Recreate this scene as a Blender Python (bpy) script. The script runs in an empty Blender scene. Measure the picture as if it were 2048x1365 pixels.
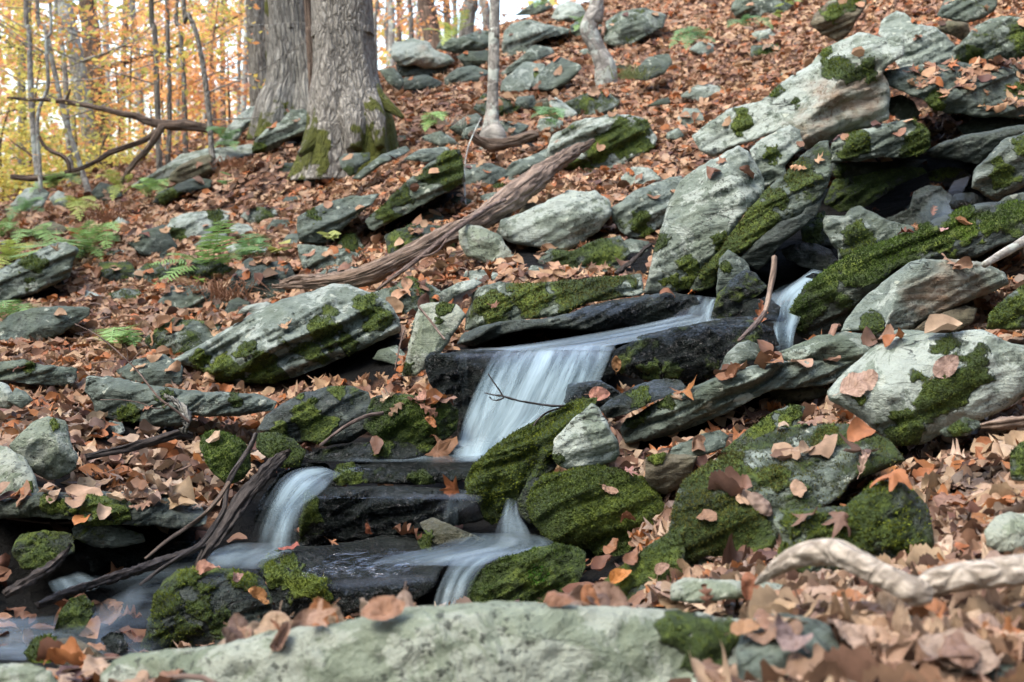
import bpy, math, random, numpy as np
from mathutils import Vector, Matrix
from mathutils.bvhtree import BVHTree
from mathutils.geometry import delaunay_2d_cdt
rad = math.radians
SC = bpy.context.scene
# ---------------------------------------------------------------- camera, sky, sun, exposure
F = 2844.0                      # focal length in pixels of the 2048 px wide photograph
PITCH = rad(5.0)
CAM = np.array([0.0, 0.0, 1.0])
cam_d = bpy.data.cameras.new("camera"); cam = bpy.data.objects.new("camera", cam_d)
SC.collection.objects.link(cam); SC.camera = cam
cam.location = CAM; cam.rotation_euler = (math.pi / 2 - PITCH, 0, 0)
cam_d.sensor_width = 36.0; cam_d.lens = F / 2048 * 36.0
cam_d.clip_start = 0.05; cam_d.clip_end = 2000
cam_d.dof.use_dof = True; cam_d.dof.focus_distance = 3.9; cam_d.dof.aperture_fstop = 6.3
W = bpy.data.worlds.new("World"); SC.world = W; W.use_nodes = True
nt = W.node_tree; bg = nt.nodes["Background"]
sky = nt.nodes.new("ShaderNodeTexSky"); sky.sky_type = 'NISHITA'; sky.sun_disc = False
SUN_EL, SUN_ROT = rad(56), rad(238)
sky.sun_elevation = SUN_EL; sky.sun_rotation = SUN_ROT
sky.air_density = 1.0; sky.dust_density = 3.5; sky.ozone_density = 1.0
hs = nt.nodes.new('ShaderNodeHueSaturation'); hs.inputs['Saturation'].default_value = 0.95; hs.inputs['Value'].default_value = 1.15
nt.links.new(sky.outputs[0], hs.inputs['Color']); nt.links.new(hs.outputs[0], bg.inputs[0]); bg.inputs[1].default_value = 0.15
sun_d = bpy.data.lights.new("sun", 'SUN'); sun_d.energy = 0.6; sun_d.angle = rad(40); sun_d.color = (1, 0.98, 0.94)
sun = bpy.data.objects.new("sun", sun_d); SC.collection.objects.link(sun)
sd = Vector((math.sin(SUN_ROT) * math.cos(SUN_EL), math.cos(SUN_ROT) * math.cos(SUN_EL), math.sin(SUN_EL)))
sun.rotation_euler = sd.to_track_quat('Z', 'Y').to_euler()
SC.view_settings.view_transform = 'Standard'; SC.view_settings.look = 'None'
SC.view_settings.exposure = 2.05; SC.view_settings.gamma = 1
SC.cycles.max_bounces = 6; SC.cycles.diffuse_bounces = 3; SC.cycles.glossy_bounces = 2
SC.cycles.transparent_max_bounces = 10; SC.cycles.transmission_bounces = 2
SC.cycles.use_denoising = True; SC.cycles.sample_clamp_indirect = 4

# ---------------------------------------------------------------- helpers
RNG = np.random.default_rng(7); random.seed(7)
FWD = np.array([0, math.cos(PITCH), -math.sin(PITCH)]); UP = np.array([0, math.sin(PITCH), math.cos(PITCH)]); RT = np.array([1.0, 0, 0])
def px(u, v, D):
    u = np.asarray(u, float); v = np.asarray(v, float); D = np.asarray(D, float)
    r = FWD + ((u - 1024) / F)[..., None] * RT + ((682.5 - v) / F)[..., None] * UP
    return CAM + D[..., None] * r
def proj(P):
    q = np.asarray(P) - CAM
    D = q @ FWD; s = np.where(D > 1e-3, D, 1e-3)
    return 1024 + F * (q @ RT) / s, 682.5 - F * (q @ UP) / s, D
def _h(ix, iy, iz, s):
    n = (ix.astype(np.int64) * 374761393 + iy.astype(np.int64) * 668265263 + iz.astype(np.int64) * 2147483647 // 3 + s * 974634777) & 0xffffffff
    n = ((n ^ (n >> 13)) * 1274126177) & 0xffffffff
    n = ((n ^ (n >> 16)) * 2246822519) & 0xffffffff
    return ((n ^ (n >> 15)) & 0xffffff) / 8388607.5 - 1.0
def vnoise(P, s=0):
    P = np.asarray(P, float); i = np.floor(P).astype(np.int64); f = P - i; f = f * f * (3 - 2 * f)
    x, y, z = i[:, 0], i[:, 1], i[:, 2]; out = 0
    for a in (0, 1):
        wx = f[:, 0] if a else 1 - f[:, 0]
        for b in (0, 1):
            wy = f[:, 1] if b else 1 - f[:, 1]
            for c in (0, 1):
                wz = f[:, 2] if c else 1 - f[:, 2]
                out = out + wx * wy * wz * _h(x + a, y + b, z + c, s)
    return out
def fbm(P, sc, oc=4, s=0, g=0.5):
    P = np.asarray(P, float) * sc; o = 0; a = 1.0
    for k in range(oc):
        o = o + a * vnoise(P, s + k); P = P * 2.03 + 5.1; a *= g
    return o
def mesh(name, V, Fc, mat=None, parent=None, smooth=True, attrs=None, origin=None, link=True, uv=None):
    """V: n x 3, Fc: list of lists, or int array (tris/quads). origin None = world origin"""
    V = np.asarray(V, dtype=np.float32)
    if origin is not None: V = V - np.asarray(origin, dtype=np.float32)
    me = bpy.data.meshes.new(name)
    if isinstance(Fc, np.ndarray):
        k = Fc.shape[1]; nf = len(Fc)
        me.vertices.add(len(V)); me.vertices.foreach_set("co", V.ravel())
        me.loops.add(nf * k); me.loops.foreach_set("vertex_index", Fc.astype(np.int32).ravel())
        me.polygons.add(nf); me.polygons.foreach_set("loop_start", np.arange(0, nf * k, k, dtype=np.int32))
        me.polygons.foreach_set("loop_total", np.full(nf, k, dtype=np.int32))
        me.update(calc_edges=True); me.validate()
    else:
        me.from_pydata(V.tolist(), [], [list(map(int, f)) for f in Fc]); me.update()
    if smooth: me.polygons.foreach_set("use_smooth", np.ones(len(me.polygons), dtype=bool))
    for an, arr in (attrs or {}).items():
        a = me.color_attributes.new(an, 'FLOAT_COLOR', 'POINT'); a.data.foreach_set("color", np.asarray(arr, dtype=np.float32).ravel())
    if mat: me.materials.append(mat)
    if not link: return me
    o = bpy.data.objects.new(name, me); SC.collection.objects.link(o)
    if origin is not None: o.location = origin
    if parent is not None:
        o.parent = parent
        if origin is not None: o.location = np.asarray(origin) - np.array(parent.location)
        else: o.location = -np.array(parent.location)
    return o
def tag(o, label=None, cat=None, group=None, kind=None):
    for k, v in (("label", label), ("category", cat), ("group", group), ("kind", kind)):
        if v: o[k] = v
    return o
def empty(name, loc):
    o = bpy.data.objects.new(name, None); SC.collection.objects.link(o); o.location = loc; o.empty_display_size = 0.1
    return o
def P2(s): return np.array([[float(x) for x in t.split(",")] for t in s.split()])
def catmull(P, n):
    P = np.asarray(P, float); Q = np.vstack([2 * P[0] - P[1], P, 2 * P[-1] - P[-2]]); out = []
    m = len(P) - 1
    for t in np.linspace(0, m, n):
        i = min(int(t), m - 1); f = t - i; a, b, c, d = Q[i:i + 4]
        out.append(0.5 * (2 * b + (c - a) * f + (2 * a - 5 * b + 4 * c - d) * f * f + (3 * b - a - 3 * c + d) * f ** 3))
    return np.array(out)

# ---------------------------------------------------------------- node helper
class NG:
    def __init__(s, name):
        s.m = bpy.data.materials.new(name); s.m.use_nodes = True; s.t = s.m.node_tree; s.b = s.t.nodes["Principled BSDF"]
        s.pos = s.n("ShaderNodeNewGeometry").outputs["Position"]
    def n(s, ty, **k):
        x = s.t.nodes.new(ty)
        for a, v in k.items(): setattr(x, a, v)
        return x
    def set(s, sock, v):
        if isinstance(v, bpy.types.NodeSocket): s.t.links.new(v, sock)
        elif isinstance(v, (tuple, list)) and len(v) == 3 and sock.type == 'RGBA': sock.default_value = (*v, 1)
        else: sock.default_value = v
    def noise(s, vec, sc, det=5, ro=0.55, dist=0.0, col=False):
        x = s.n("ShaderNodeTexNoise"); s.set(x.inputs["Vector"], vec); x.inputs["Scale"].default_value = sc
        x.inputs["Detail"].default_value = det; x.inputs["Roughness"].default_value = ro; x.inputs["Distortion"].default_value = dist
        return x.outputs[1 if col else 0]
    def voro(s, vec, sc, out=0, feature='F1', rnd=1.0):
        x = s.n("ShaderNodeTexVoronoi", feature=feature); s.set(x.inputs["Vector"], vec); x.inputs["Scale"].default_value = sc
        x.inputs["Randomness"].default_value = rnd
        return x.outputs[out]
    def mapv(s, vec, rot=(0, 0, 0), sc=(1, 1, 1), loc=(0, 0, 0)):
        x = s.n("ShaderNodeMapping"); s.set(x.inputs[0], vec); x.inputs[1].default_value = loc; x.inputs[2].default_value = rot; x.inputs[3].default_value = sc
        return x.outputs[0]
    def math(s, op, a, b=0.0, c=None, clamp=False):
        x = s.n("ShaderNodeMath", operation=op, use_clamp=clamp); s.set(x.inputs[0], a); s.set(x.inputs[1], b)
        if c is not None: s.set(x.inputs[2], c)
        return x.outputs[0]
    def step(s, v, lo, hi, a=0.0, b=1.0):
        x = s.n("ShaderNodeMapRange", interpolation_type='SMOOTHSTEP'); s.set(x.inputs[0], v)
        for i, q in enumerate((lo, hi, a, b)): s.set(x.inputs[i + 1], q)
        return x.outputs[0]
    def mix(s, f, a, b, mode='MIX'):
        x = s.n("ShaderNodeMix", data_type='RGBA', blend_type=mode); s.set(x.inputs[0], f); s.set(x.inputs[6], a); s.set(x.inputs[7], b)
        return x.outputs[2]
    def ramp(s, f, *st):
        x = s.n("ShaderNodeValToRGB"); e = x.color_ramp.elements; s.set(x.inputs[0], f)
        while len(e) < len(st): e.new(0.5)
        for q, (p, c) in zip(e, st): q.position = p; q.color = (*c, 1)
        return x.outputs[0]
    def attr(s, name, ty='GEOMETRY'):
        x = s.n("ShaderNodeAttribute", attribute_name=name, attribute_type=ty); return x
    def sep(s, v):
        x = s.n("ShaderNodeSeparateColor"); s.set(x.inputs[0], v); return x.outputs
    def bump(s, h, st=0.5, d=0.01, nrm=None):
        x = s.n("ShaderNodeBump"); x.inputs["Strength"].default_value = st; x.inputs["Distance"].default_value = d; s.set(x.inputs["Height"], h)
        if nrm is not None: s.set(x.inputs["Normal"], nrm)
        return x.outputs[0]
    def out(s, col, rough, nrm=None, **k):
        s.set(s.b.inputs["Base Color"], col); s.set(s.b.inputs["Roughness"], rough)
        if nrm is not None: s.set(s.b.inputs["Normal"], nrm)
        for a, v in k.items(): s.set(s.b.inputs[a.replace("_", " ")], v)
        return s.m
def rock_mat(name, dark, mid, light, lichen, lich_amt, rough=0.85, ang=0.45, green=0.3, crack=0.7, sx=0.6):
    g = NG(name); p = g.pos
    st = g.mapv(p, rot=(0, ang, 0), sc=(1.2, 3.0, 13.0))
    ns = g.math('ADD', g.math('MULTIPLY', g.noise(st, 2.2, 6, 0.62, 0.3), sx), g.math('MULTIPLY', g.noise(p, 6.0, 7, 0.66, 0.8), 1.0 - sx)); nb = g.noise(p, 3.2, 5, 0.6); nf = g.noise(p, 26, 6, 0.7); nl = g.noise(p, 7.5, 8, 0.68, 0.6)
    base = g.ramp(g.math('ADD', g.math('MULTIPLY', ns, 0.55), g.math('MULTIPLY', nf, 0.45)), (0.36, dark), (0.5, mid), (0.64, light))
    base = g.mix(g.step(nb, 0.42, 0.68, 0, green), base, (0.075, 0.095, 0.04))
    rnd = g.n('ShaderNodeObjectInfo').outputs['Random']; base = g.mix(rnd, g.mix(1.0, base, (0.82, 0.89, 0.84), 'MULTIPLY'), g.mix(1.0, base, (1.06, 1.12, 1.0), 'MULTIPLY')); nl = g.math('ADD', nl, g.math('MULTIPLY_ADD', rnd, 0.12, -0.06))
    lm = g.step(g.math('ADD', nl, g.math('MULTIPLY', nf, 0.25)), 0.76 - lich_amt, 0.80 - lich_amt)
    lcol = g.mix(g.noise(p, 40, 4, 0.7), tuple(x * 0.62 for x in lichen), lichen)
    c = g.mix(g.math('MULTIPLY', lm, 0.85), base, lcol)
    # round crustose spots
    vd = g.voro(g.mix(0.05, p, g.noise(p, 30, 3, 0.6, col=True)), 15.0); spot = g.step(vd, 0.17, 0.22, 1, 0)
    vr = g.sep(g.voro(g.mix(0.04, p, g.noise(p, 30, 3, 0.6, col=True)), 15.0, out=1))[0]
    spot = g.math('MULTIPLY', spot, g.step(vr, 0.62, 0.66))
    c = g.mix(g.math('MULTIPLY', spot, 0.7 if lich_amt > 0.05 else 0.2), c, (0.36, 0.39, 0.31))
    # black specks and cracks
    sp = g.step(g.noise(p, 62, 4, 0.7), 0.555, 0.61); sp = g.math('MULTIPLY', sp, g.step(g.noise(p, 4.3, 4, 0.6), 0.40, 0.58))
    c = g.mix(g.math('MULTIPLY', sp, 0.8), c, (0.02, 0.024, 0.018))
    cr = g.step(g.math('ABSOLUTE', g.math('SUBTRACT', g.noise(st, 1.3, 4, 0.5, 0.2), 0.5)), 0.0, 0.006, 1, 0); cr = g.math('MULTIPLY', cr, g.step(g.noise(p, 2.6, 2, 0.5), 0.5, 0.6))
    c = g.mix(g.math('MULTIPLY', cr, crack), c, (0.015, 0.015, 0.012))
    a = g.sep(g.attr("paint").outputs["Color"]); moss, wet, rust = a[0], a[1], a[2]
    c = g.mix(g.math('MULTIPLY', g.math('MULTIPLY', rust, .6), g.step(ns, 0.35, 0.6)), c, (0.16, 0.065, 0.02))
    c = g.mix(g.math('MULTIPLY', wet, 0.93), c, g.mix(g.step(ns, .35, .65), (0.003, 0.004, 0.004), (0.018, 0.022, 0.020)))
    mn = g.math('ADD', g.math('MULTIPLY', g.noise(p, 9, 6, 0.7), 1.6), g.math('MULTIPLY', nf, 0.5))
    mm = g.step(g.math('ADD', g.math('SUBTRACT', mn, 1.05), g.math('MULTIPLY_ADD', moss, 1.3, -0.68)), -0.10, 0.12)
    mm = g.math('MULTIPLY', mm, g.step(moss, 0.02, 0.08))
    mc = g.ramp(g.math('ADD', g.math('MULTIPLY', g.noise(p, 60, 4, 0.7), 0.5), g.math('MULTIPLY', g.noise(p, 5, 3, 0.5), 0.5)), (0.33, (0.012, 0.02, 0.006)), (0.5, (0.05, 0.082, 0.014)), (0.64, (0.15, 0.20, 0.024)))
    c = g.mix(mm, c, mc)
    hgt = g.math('ADD', g.math('MULTIPLY', ns, 1.0), g.math('MULTIPLY', nf, 0.35))
    hgt = g.math('SUBTRACT', hgt, g.math('MULTIPLY', cr, crack * 0.6))
    hgt = g.math('ADD', hgt, g.math('MULTIPLY', g.math('MULTIPLY', wet, g.noise(p, 48, 4, 0.75)), 0.7))
    hgt = g.math('ADD', hgt, g.math('MULTIPLY', g.noise(p, 110, 3, 0.7), 0.10))
    hgt = g.math('ADD', hgt, g.math('MULTIPLY', mm, g.math('MULTIPLY_ADD', g.noise(p, 130, 3, 0.8), 0.6, 0.3)))
    r = g.mix(g.math('MULTIPLY', wet, g.math('SUBTRACT', 1.0, mm)), (rough,) * 3, (0.16, 0.16, 0.16))
    gn = g.step(g.noise(p, 85, 4, 0.8), 0.52, 0.62); wm = g.math('MULTIPLY', wet, g.math('SUBTRACT', 1.0, mm))
    sp_ = g.math('ADD', g.math('MULTIPLY', g.math('SUBTRACT', 1.0, wm), 0.35), g.math('MULTIPLY', wm, g.math('MULTIPLY_ADD', gn, 0.75, 0.10)))
    return g.out(c, g.sep(r)[0], g.bump(hgt, 1.0, 0.042), Specular_IOR_Level=sp_)
MAT = {}
MAT['g'] = rock_mat("grey_green_schist", (0.030, 0.038, 0.033), (0.085, 0.102, 0.088), (0.17, 0.19, 0.165), (0.27, 0.32, 0.265), 0.07)
MAT['p'] = rock_mat("pale_lichen_schist", (0.065, 0.078, 0.068), (0.15, 0.172, 0.152), (0.25, 0.275, 0.245), (0.34, 0.39, 0.335), 0.13, green=0.25, sx=0.4)
MAT['f'] = rock_mat("blotched_pale_stone", (0.085, 0.10, 0.072), (0.165, 0.185, 0.142), (0.24, 0.262, 0.212), (0.32, 0.355, 0.285), 0.15, green=0.3, crack=0.15, sx=0.0)
MAT['d'] = rock_mat("dark_schist", (0.014, 0.018, 0.017), (0.038, 0.048, 0.043), (0.085, 0.10, 0.09), (0.17, 0.21, 0.17), -0.01)
MAT['b'] = rock_mat("brown_schist", (0.03, 0.024, 0.016), (0.09, 0.072, 0.048), (0.17, 0.145, 0.105), (0.24, 0.27, 0.2), 0.01)
# ---------------------------------------------------------------- ground: one height field through surveyed points
GC = """0,1340,2.2 0,1180,3.1 0,1000,3.5 0,880,4.0 0,760,5.0 0,650,6.5 0,560,8 0,480,10 0,420,13
300,1500,1.6 1000,1500,1.6 1700,1440,1.55 100,1290,2.9 300,1210,3.3 500,1150,3.5 700,1260,3.05 900,1230,3.2 1150,1200,3.05
500,1020,3.8 700,960,4.05 930,930,4.15 1000,820,4.6 1100,730,4.9 1300,790,4.3 1400,660,5.1 1550,680,4.9 1650,560,5.4 1700,450,6.5 1850,400,6.9 2048,420,5.8
300,1000,3.8 300,880,4.2 300,760,5.2 300,650,6.5 300,540,8 300,450,10 300,385,12
600,840,4.7 600,770,5.1 600,680,6 600,600,6.7 600,500,8 600,400,9.5 550,320,10.5
850,700,5.0 850,620,5.6 850,560,6.2 850,450,7.2 850,350,8.6 850,240,10.5 850,180,12.5 880,115,15
1050,600,5.4 1050,540,5.9 1050,400,7.4 1050,280,9 1050,180,11.5 1050,80,14.5 1100,20,17
1350,560,5.7 1350,450,6.5 1350,340,7.8 1350,250,9.5 1350,150,12 1350,50,15 1600,500,5.9 1600,330,7.4 1600,200,9.5 1600,100,11.5 1600,20,14
1850,200,8.2 1850,80,10 1850,0,12 2048,250,6.9 2048,120,8.5 2048,20,10.5
1350,900,3.6 1250,900,3.8 1450,820,4.0 1600,820,3.8 1500,740,4.4 1750,700,4.3 1650,690,4.6 1850,640,4.3 2000,600,4.3 1800,900,3.3 2000,800,3.3 1950,700,3.8
1950,950,2.9 1950,1100,2.4 1700,1150,2.5 1900,1250,1.95 1500,1200,2.35 1350,1100,2.95 1300,1200,2.7 1600,1000,2.95 1600,1340,1.7 1950,1350,1.65 2048,1200,2.1
100,430,20 100,440,27 600,420,27 -300,430,25 900,250,30 1300,-100,28 1800,-250,24 2200,-150,17 -400,500,9 -400,900,4.5 -300,1300,2.3 2400,900,2.8 2400,400,5 2400,100,8 100,440,70 1000,380,70 2500,-300,60"""
gc = P2(GC); gp = px(gc[:, 0], gc[:, 1], gc[:, 2])
gp = np.vstack([gp, [[0, 0, 0.35], [-1, 0.3, 0.3], [1, 0.3, 0.5], [0, -4, 0.4], [-5, -3, 0], [5, -3, 1.5], [0, -40, 0], [-60, 0, -3], [60, 0, 16], [-120, 120, -4], [120, 120, 25]]])
_ng = len(gp); _r = np.linalg.norm(gp[:, None, :2] - gp[None, :, :2], axis=2)
_K = np.zeros((_ng + 3, _ng + 3)); _K[:_ng, :_ng] = -_r + 0.0 - np.eye(_ng) * -0.03; _K[:_ng, _ng] = 1; _K[:_ng, _ng + 1:] = gp[:, :2]; _K[_ng, :_ng] = 1; _K[_ng + 1:, :_ng] = gp[:, :2].T
_wts = np.linalg.solve(_K, np.concatenate([gp[:, 2], [0, 0, 0]]))
def gz(x, y):
    x = np.atleast_1d(x); y = np.atleast_1d(y); out = np.empty(len(x))
    for i in range(0, len(x), 20000):
        X = x[i:i + 20000]; Y = y[i:i + 20000]
        r = np.sqrt((X[:, None] - gp[None, :, 0]) ** 2 + (Y[:, None] - gp[None, :, 1]) ** 2 + 0.01)
        out[i:i + 20000] = -r @ _wts[:_ng] + _wts[_ng] + X * _wts[_ng + 1] + Y * _wts[_ng + 2]
    z = out + 0.03 * fbm(np.c_[x, y, 0 * x], 1.7, 3, 11) * np.clip(np.hypot(x, y) / 5, .3, 1.5)
    return z
ths = np.radians(np.concatenate([np.arange(-180, -40, 10), np.arange(-40, -24, 2), np.arange(-24, 24, 0.3), np.arange(24, 40, 2), np.arange(40, 180, 10)]))
rs = np.concatenate([np.linspace(0.15, 1.2, 8), np.geomspace(1.25, 22, 190), np.geomspace(23, 600, 40)])
TT, RR = np.meshgrid(ths, rs); gx, gy = (RR * np.sin(TT)).ravel(), (RR * np.cos(TT)).ravel()
ggz = gz(gx, gy)
far = np.clip((np.hypot(gx, gy) - 60) / 100, 0, 1); ggz = ggz * (1 - far) + far * np.clip(ggz, -6, 14)
na = len(ths); ii = np.arange(len(rs) - 1)[:, None] * na; jj = np.arange(na)[None, :]; j2 = (jj + 1) % na
GQ = np.stack([ii + jj, ii + j2, ii + na + j2, ii + na + jj], -1).reshape(-1, 4)[:, ::-1]
GV = np.c_[gx, gy, ggz]
GBVH = BVHTree.FromPolygons([tuple(v) for v in GV.tolist()], GQ.tolist())
# depth of the ground seen through each pixel
_us = np.arange(-160, 2240, 20); _vs = np.arange(-160, 1640, 20); GD = np.full((len(_vs), len(_us)), 80.0)
_c = Vector(CAM)
for a, v in enumerate(_vs):
    for b, u in enumerate(_us):
        d = px(u, v, 1.0) - CAM; h = GBVH.ray_cast(_c, Vector(d).normalized(), 90)
        if h[0] is not None: GD[a, b] = (np.array(h[0]) - CAM) @ FWD
def gd(u, v):
    x = np.clip((np.asarray(u, float) + 160) / 20, 0, len(_us) - 1.001); y = np.clip((np.asarray(v, float) + 160) / 20, 0, len(_vs) - 1.001)
    i, j = x.astype(int), y.astype(int); fx, fy = x - i, y - j
    return (GD[j, i] * (1 - fx) + GD[j, i + 1] * fx) * (1 - fy) + (GD[j + 1, i] * (1 - fx) + GD[j + 1, i + 1] * fx) * fy
def inpoly(u, v, P):
    u = np.asarray(u, float); v = np.asarray(v, float); c = np.zeros(u.shape, bool); n = len(P)
    for i in range(n):
        x1, y1 = P[i]; x2, y2 = P[(i + 1) % n]
        if y1 == y2: continue
        c ^= ((y1 > v) != (y2 > v)) & (u < (x2 - x1) * (v - y1) / (y2 - y1) + x1)
    return c
def polydist(u, v, P):
    A = P; B = np.roll(P, -1, 0); out = np.full(len(u), 1e9)
    for a, b in zip(A, B):
        d = b - a; L = max(d @ d, 1e-9); t = np.clip(((u - a[0]) * d[0] + (v - a[1]) * d[1]) / L, 0, 1)
        out = np.minimum(out, np.hypot(u - a[0] - t * d[0], v - a[1] - t * d[1]))
    return out
STREAM = P2("-60,1400 -60,1130 100,1120 300,1130 420,1080 520,920 700,870 900,880 900,690 1230,640 1370,570 1560,480 1650,380 1850,300 2100,330 2100,420 1700,530 1620,720 1420,770 1250,790 1120,960 1340,1150 1250,1225 700,1260 560,1280 280,1330")
SHADED_GAPS = [P2(q) for q in ("1245,880 1300,870 1400,840 1525,780 1640,790 1600,812 1545,822 1500,858 1440,868 1390,905 1300,915 1245,905", "690,715 800,660 815,690 800,770 740,775 600,770", "-60,1040 410,1045 460,1060 430,1110 330,1130 200,1170 -60,1150", "560,292 600,270 635,250 640,285 600,300", "740,465 850,405 925,375 925,400 850,450 780,475", "-20,600 60,590 140,555 150,575 60,612 -20,625", "190,845 360,850 360,880 200,885", "955,690 1010,668 1225,665 1225,680 960,698", "1010,500 1080,500 1090,545 1040,540", "1240,545 1250,480 1320,480 1300,560", "860,580 965,578 960,605 870,612", "940,285 1080,285 1075,300 945,305", "20,960 160,945 150,975 60,1000")]  # gaps under slabs whose shade is painted into the ground colour
def in_shaded_gap(u, v):
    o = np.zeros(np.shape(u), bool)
    for q in SHADED_GAPS: o |= inpoly(u, v, q)
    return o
gu, gv_, gdd = proj(GV); wet_or_shaded = (inpoly(gu, gv_, STREAM) | in_shaded_gap(gu, gv_)) & (gdd > 1)
paint = np.zeros((len(GV), 4)); paint[:, 1] = wet_or_shaded; paint[:, 3] = 1  # green channel: wet stream bed, plus painted shade in the gaps
def ground_mat():
    g = NG("leafy_soil"); p = g.pos; a = g.sep(g.attr("paint").outputs["Color"])
    n = g.noise(p, 14, 6, 0.7); v = g.sep(g.voro(p, 16, out=1))
    c = g.ramp(v[0], (0.0, (0.05, 0.03, 0.02)), (0.35, (0.12, 0.065, 0.042)), (0.7, (0.19, 0.105, 0.07)), (1.0, (0.26, 0.13, 0.07)))
    c = g.mix(g.step(n, 0.35, 0.55, 0.85, 0.1), c, (0.02, 0.014, 0.01))
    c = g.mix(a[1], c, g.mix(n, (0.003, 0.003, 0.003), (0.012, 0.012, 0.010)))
    return g.out(c, 0.85, g.bump(g.math('ADD', g.noise(p, 22, 6, .75), g.voro(p, 16)), 1.0, 0.05), Specular_IOR_Level=0.12)
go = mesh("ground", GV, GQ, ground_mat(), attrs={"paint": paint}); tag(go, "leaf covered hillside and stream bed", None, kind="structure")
SURF = [(GV, GQ)]      # everything leaves can fall on
# ---------------------------------------------------------------- rocks
def parse_kv(s):
    d = {}
    for t in s.split():
        k, v = t.split("="); d[k] = v
    return d
def refine_outline(P, s, seed, jit=1.6):
    out = []; n = len(P)
    # one light corner cut, then fractal jitter
    Q = []
    for i in range(n):
        a, b, c = P[i - 1], P[i], P[(i + 1) % n]
        Q += [b + (a - b) * 0.06, b + (c - b) * 0.06]
    Q = np.array(Q); n = len(Q)
    for i in range(n):
        a, b = Q[i], Q[(i + 1) % n]; L = np.hypot(*(b - a)); k = max(1, int(round(L / s)))
        for j in range(k): out.append(a + (b - a) * j / k)
    O = np.array(out); q = np.c_[O / 26.0, np.full(len(O), seed * 1.7)]
    q2 = np.c_[O / 9.0, np.full(len(O), seed * 2.3)]; O = O + np.c_[fbm(q, 1, 3, seed), fbm(q, 1, 3, seed + 50)] * jit + np.c_[fbm(q2, 1, 2, seed), fbm(q2, 1, 2, seed + 50)] * jit * .45
    return O
ROCKS = []
LEAFY = []
def build_rock(name, out, crest, kv, label, seed):
    P = P2(out); par = parse_kv(kv)
    f = lambda k, d: float(par.get(k, d))
    if np.sum(P[:, 0] * np.roll(P[:, 1], -1) - P[:, 1] * np.roll(P[:, 0], -1)) < 0: P = P[::-1]
    A = abs(np.sum(P[:, 0] * np.roll(P[:, 1], -1) - P[:, 1] * np.roll(P[:, 0], -1))) / 2
    s = min(max(3.6, math.sqrt(A) / 48), 9.0); size = math.sqrt(A)
    O = refine_outline(P, s, seed, f('jit', min(2.2, 0.02 * size + .5)))
    u0, u1 = O[:, 0].min(), O[:, 0].max(); v0, v1 = O[:, 1].min(), O[:, 1].max()
    # base depth
    bot = P[P[:, 1] > v1 - 0.25 * (v1 - v0)]; bu, bv = bot[:, 0].mean(), v1
    Yb = float(par['Y']) if 'Y' in par else float(gd(bu, bv - 4)) + f('dY', -0.02)
    mpp = Yb / F; kt, kf, ky = f('kt', 1.2), f('kf', -0.25), f('ky', 0)
    if crest.strip():
        C = P2(crest); C = C[np.argsort(C[:, 0])]
    else:
        vm = v0 + 0.4 * (v1 - v0); C = np.array([[u0, vm + 0.15 * (v1 - v0)], [(u0 + u1) / 2, vm], [u1, vm + 0.15 * (v1 - v0)]])
    def vcr(u): 
        w = fbm(np.c_[u / 30, 0 * u, 0 * u + seed], 1, 3, seed) * min(5, 0.03 * size)
        return np.interp(u, C[:, 0], C[:, 1]) + w
    Yc = Yb - kf * (v1 - np.interp(bu, C[:, 0], C[:, 1])) * mpp if 'Y' not in par else Yb
    # interior points
    gx_, gy_ = np.meshgrid(np.arange(u0, u1, s), np.arange(v0, v1, s * 0.87)); gx_[1::2] += s / 2
    I = np.c_[gx_.ravel(), gy_.ravel()] + np.random.default_rng(seed).uniform(-.2, .2, (gx_.size, 2)) * s
    I = I[inpoly(I[:, 0], I[:, 1], O)]; ed = polydist(I[:, 0], I[:, 1], O); I = I[ed > 0.55 * s]
    pts = [Vector(p) for p in np.vstack([O, I])]; n0 = len(O)
    vv, _, ff, *_r = delaunay_2d_cdt(pts, [(i, (i + 1) % n0) for i in range(n0)], [], 1, 1e-4)
    V2 = np.array([tuple(v) for v in vv]); T3 = np.array([t for t in ff if len(t) == 3])
    u, v = V2[:, 0], V2[:, 1]; ed = polydist(u, v, O)
    hc = (vcr(u) - v) * mpp; bl = f('bl', 0.012)
    pos = 0.5 * (hc + np.sqrt(hc * hc + bl * bl)); neg = 0.5 * (-hc + np.sqrt(hc * hc + bl * bl))
    D = Yc + pos * kt + neg * kf + ky * (u - bu) * mpp
    cx0, cy0 = O.mean(0)
    g = gd(u, v); D = np.minimum(D, g - 0.03)
    fr_ = np.random.default_rng(seed + 77); X, Y_ = (u - cx0) * mpp, (v - cy0) * mpp; wq = fbm(np.c_[u / 40, v / 40, 0 * u + seed], 1, 2, seed) * .06 * size * mpp
    hw, hh = (u1 - u0) / 2 * mpp, (v1 - v0) / 2 * mpp; fac = np.zeros(len(u))
    for k in range(int(f('nf', 8))):
        ph = fr_.uniform(0, 6.283); rr_ = 1 / math.sqrt((math.cos(ph) / hw) ** 2 + (math.sin(ph) / hh) ** 2); s_ = fr_.uniform(.35, 1.0)
        fac = np.maximum(fac, s_ * (X * math.cos(ph) + Y_ * math.sin(ph) + wq - rr_ * fr_.uniform(.3, .75)))
    D += fac * f('fc', .75)
    rp = min(f('rp', 0.055) * size, 16.0); t = np.clip(ed / rp, 0, 1)
    D += rp * mpp * f('rr', 0.9) * (1 - np.sqrt(1 - (1 - t) ** 2))
    W0 = px(u, v, np.full(len(u), Yb)); Lm = size * mpp
    ang = rad(f('sa', 24)); ca, sa_ = math.cos(ang), math.sin(ang)
    q = (u * sa_ + v * ca) * mpp + 0.022 * fbm(W0, 3.0 / max(Lm, .15) * .35, 2, seed + 5)
    al = (u * ca - v * sa_) * mpp
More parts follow.
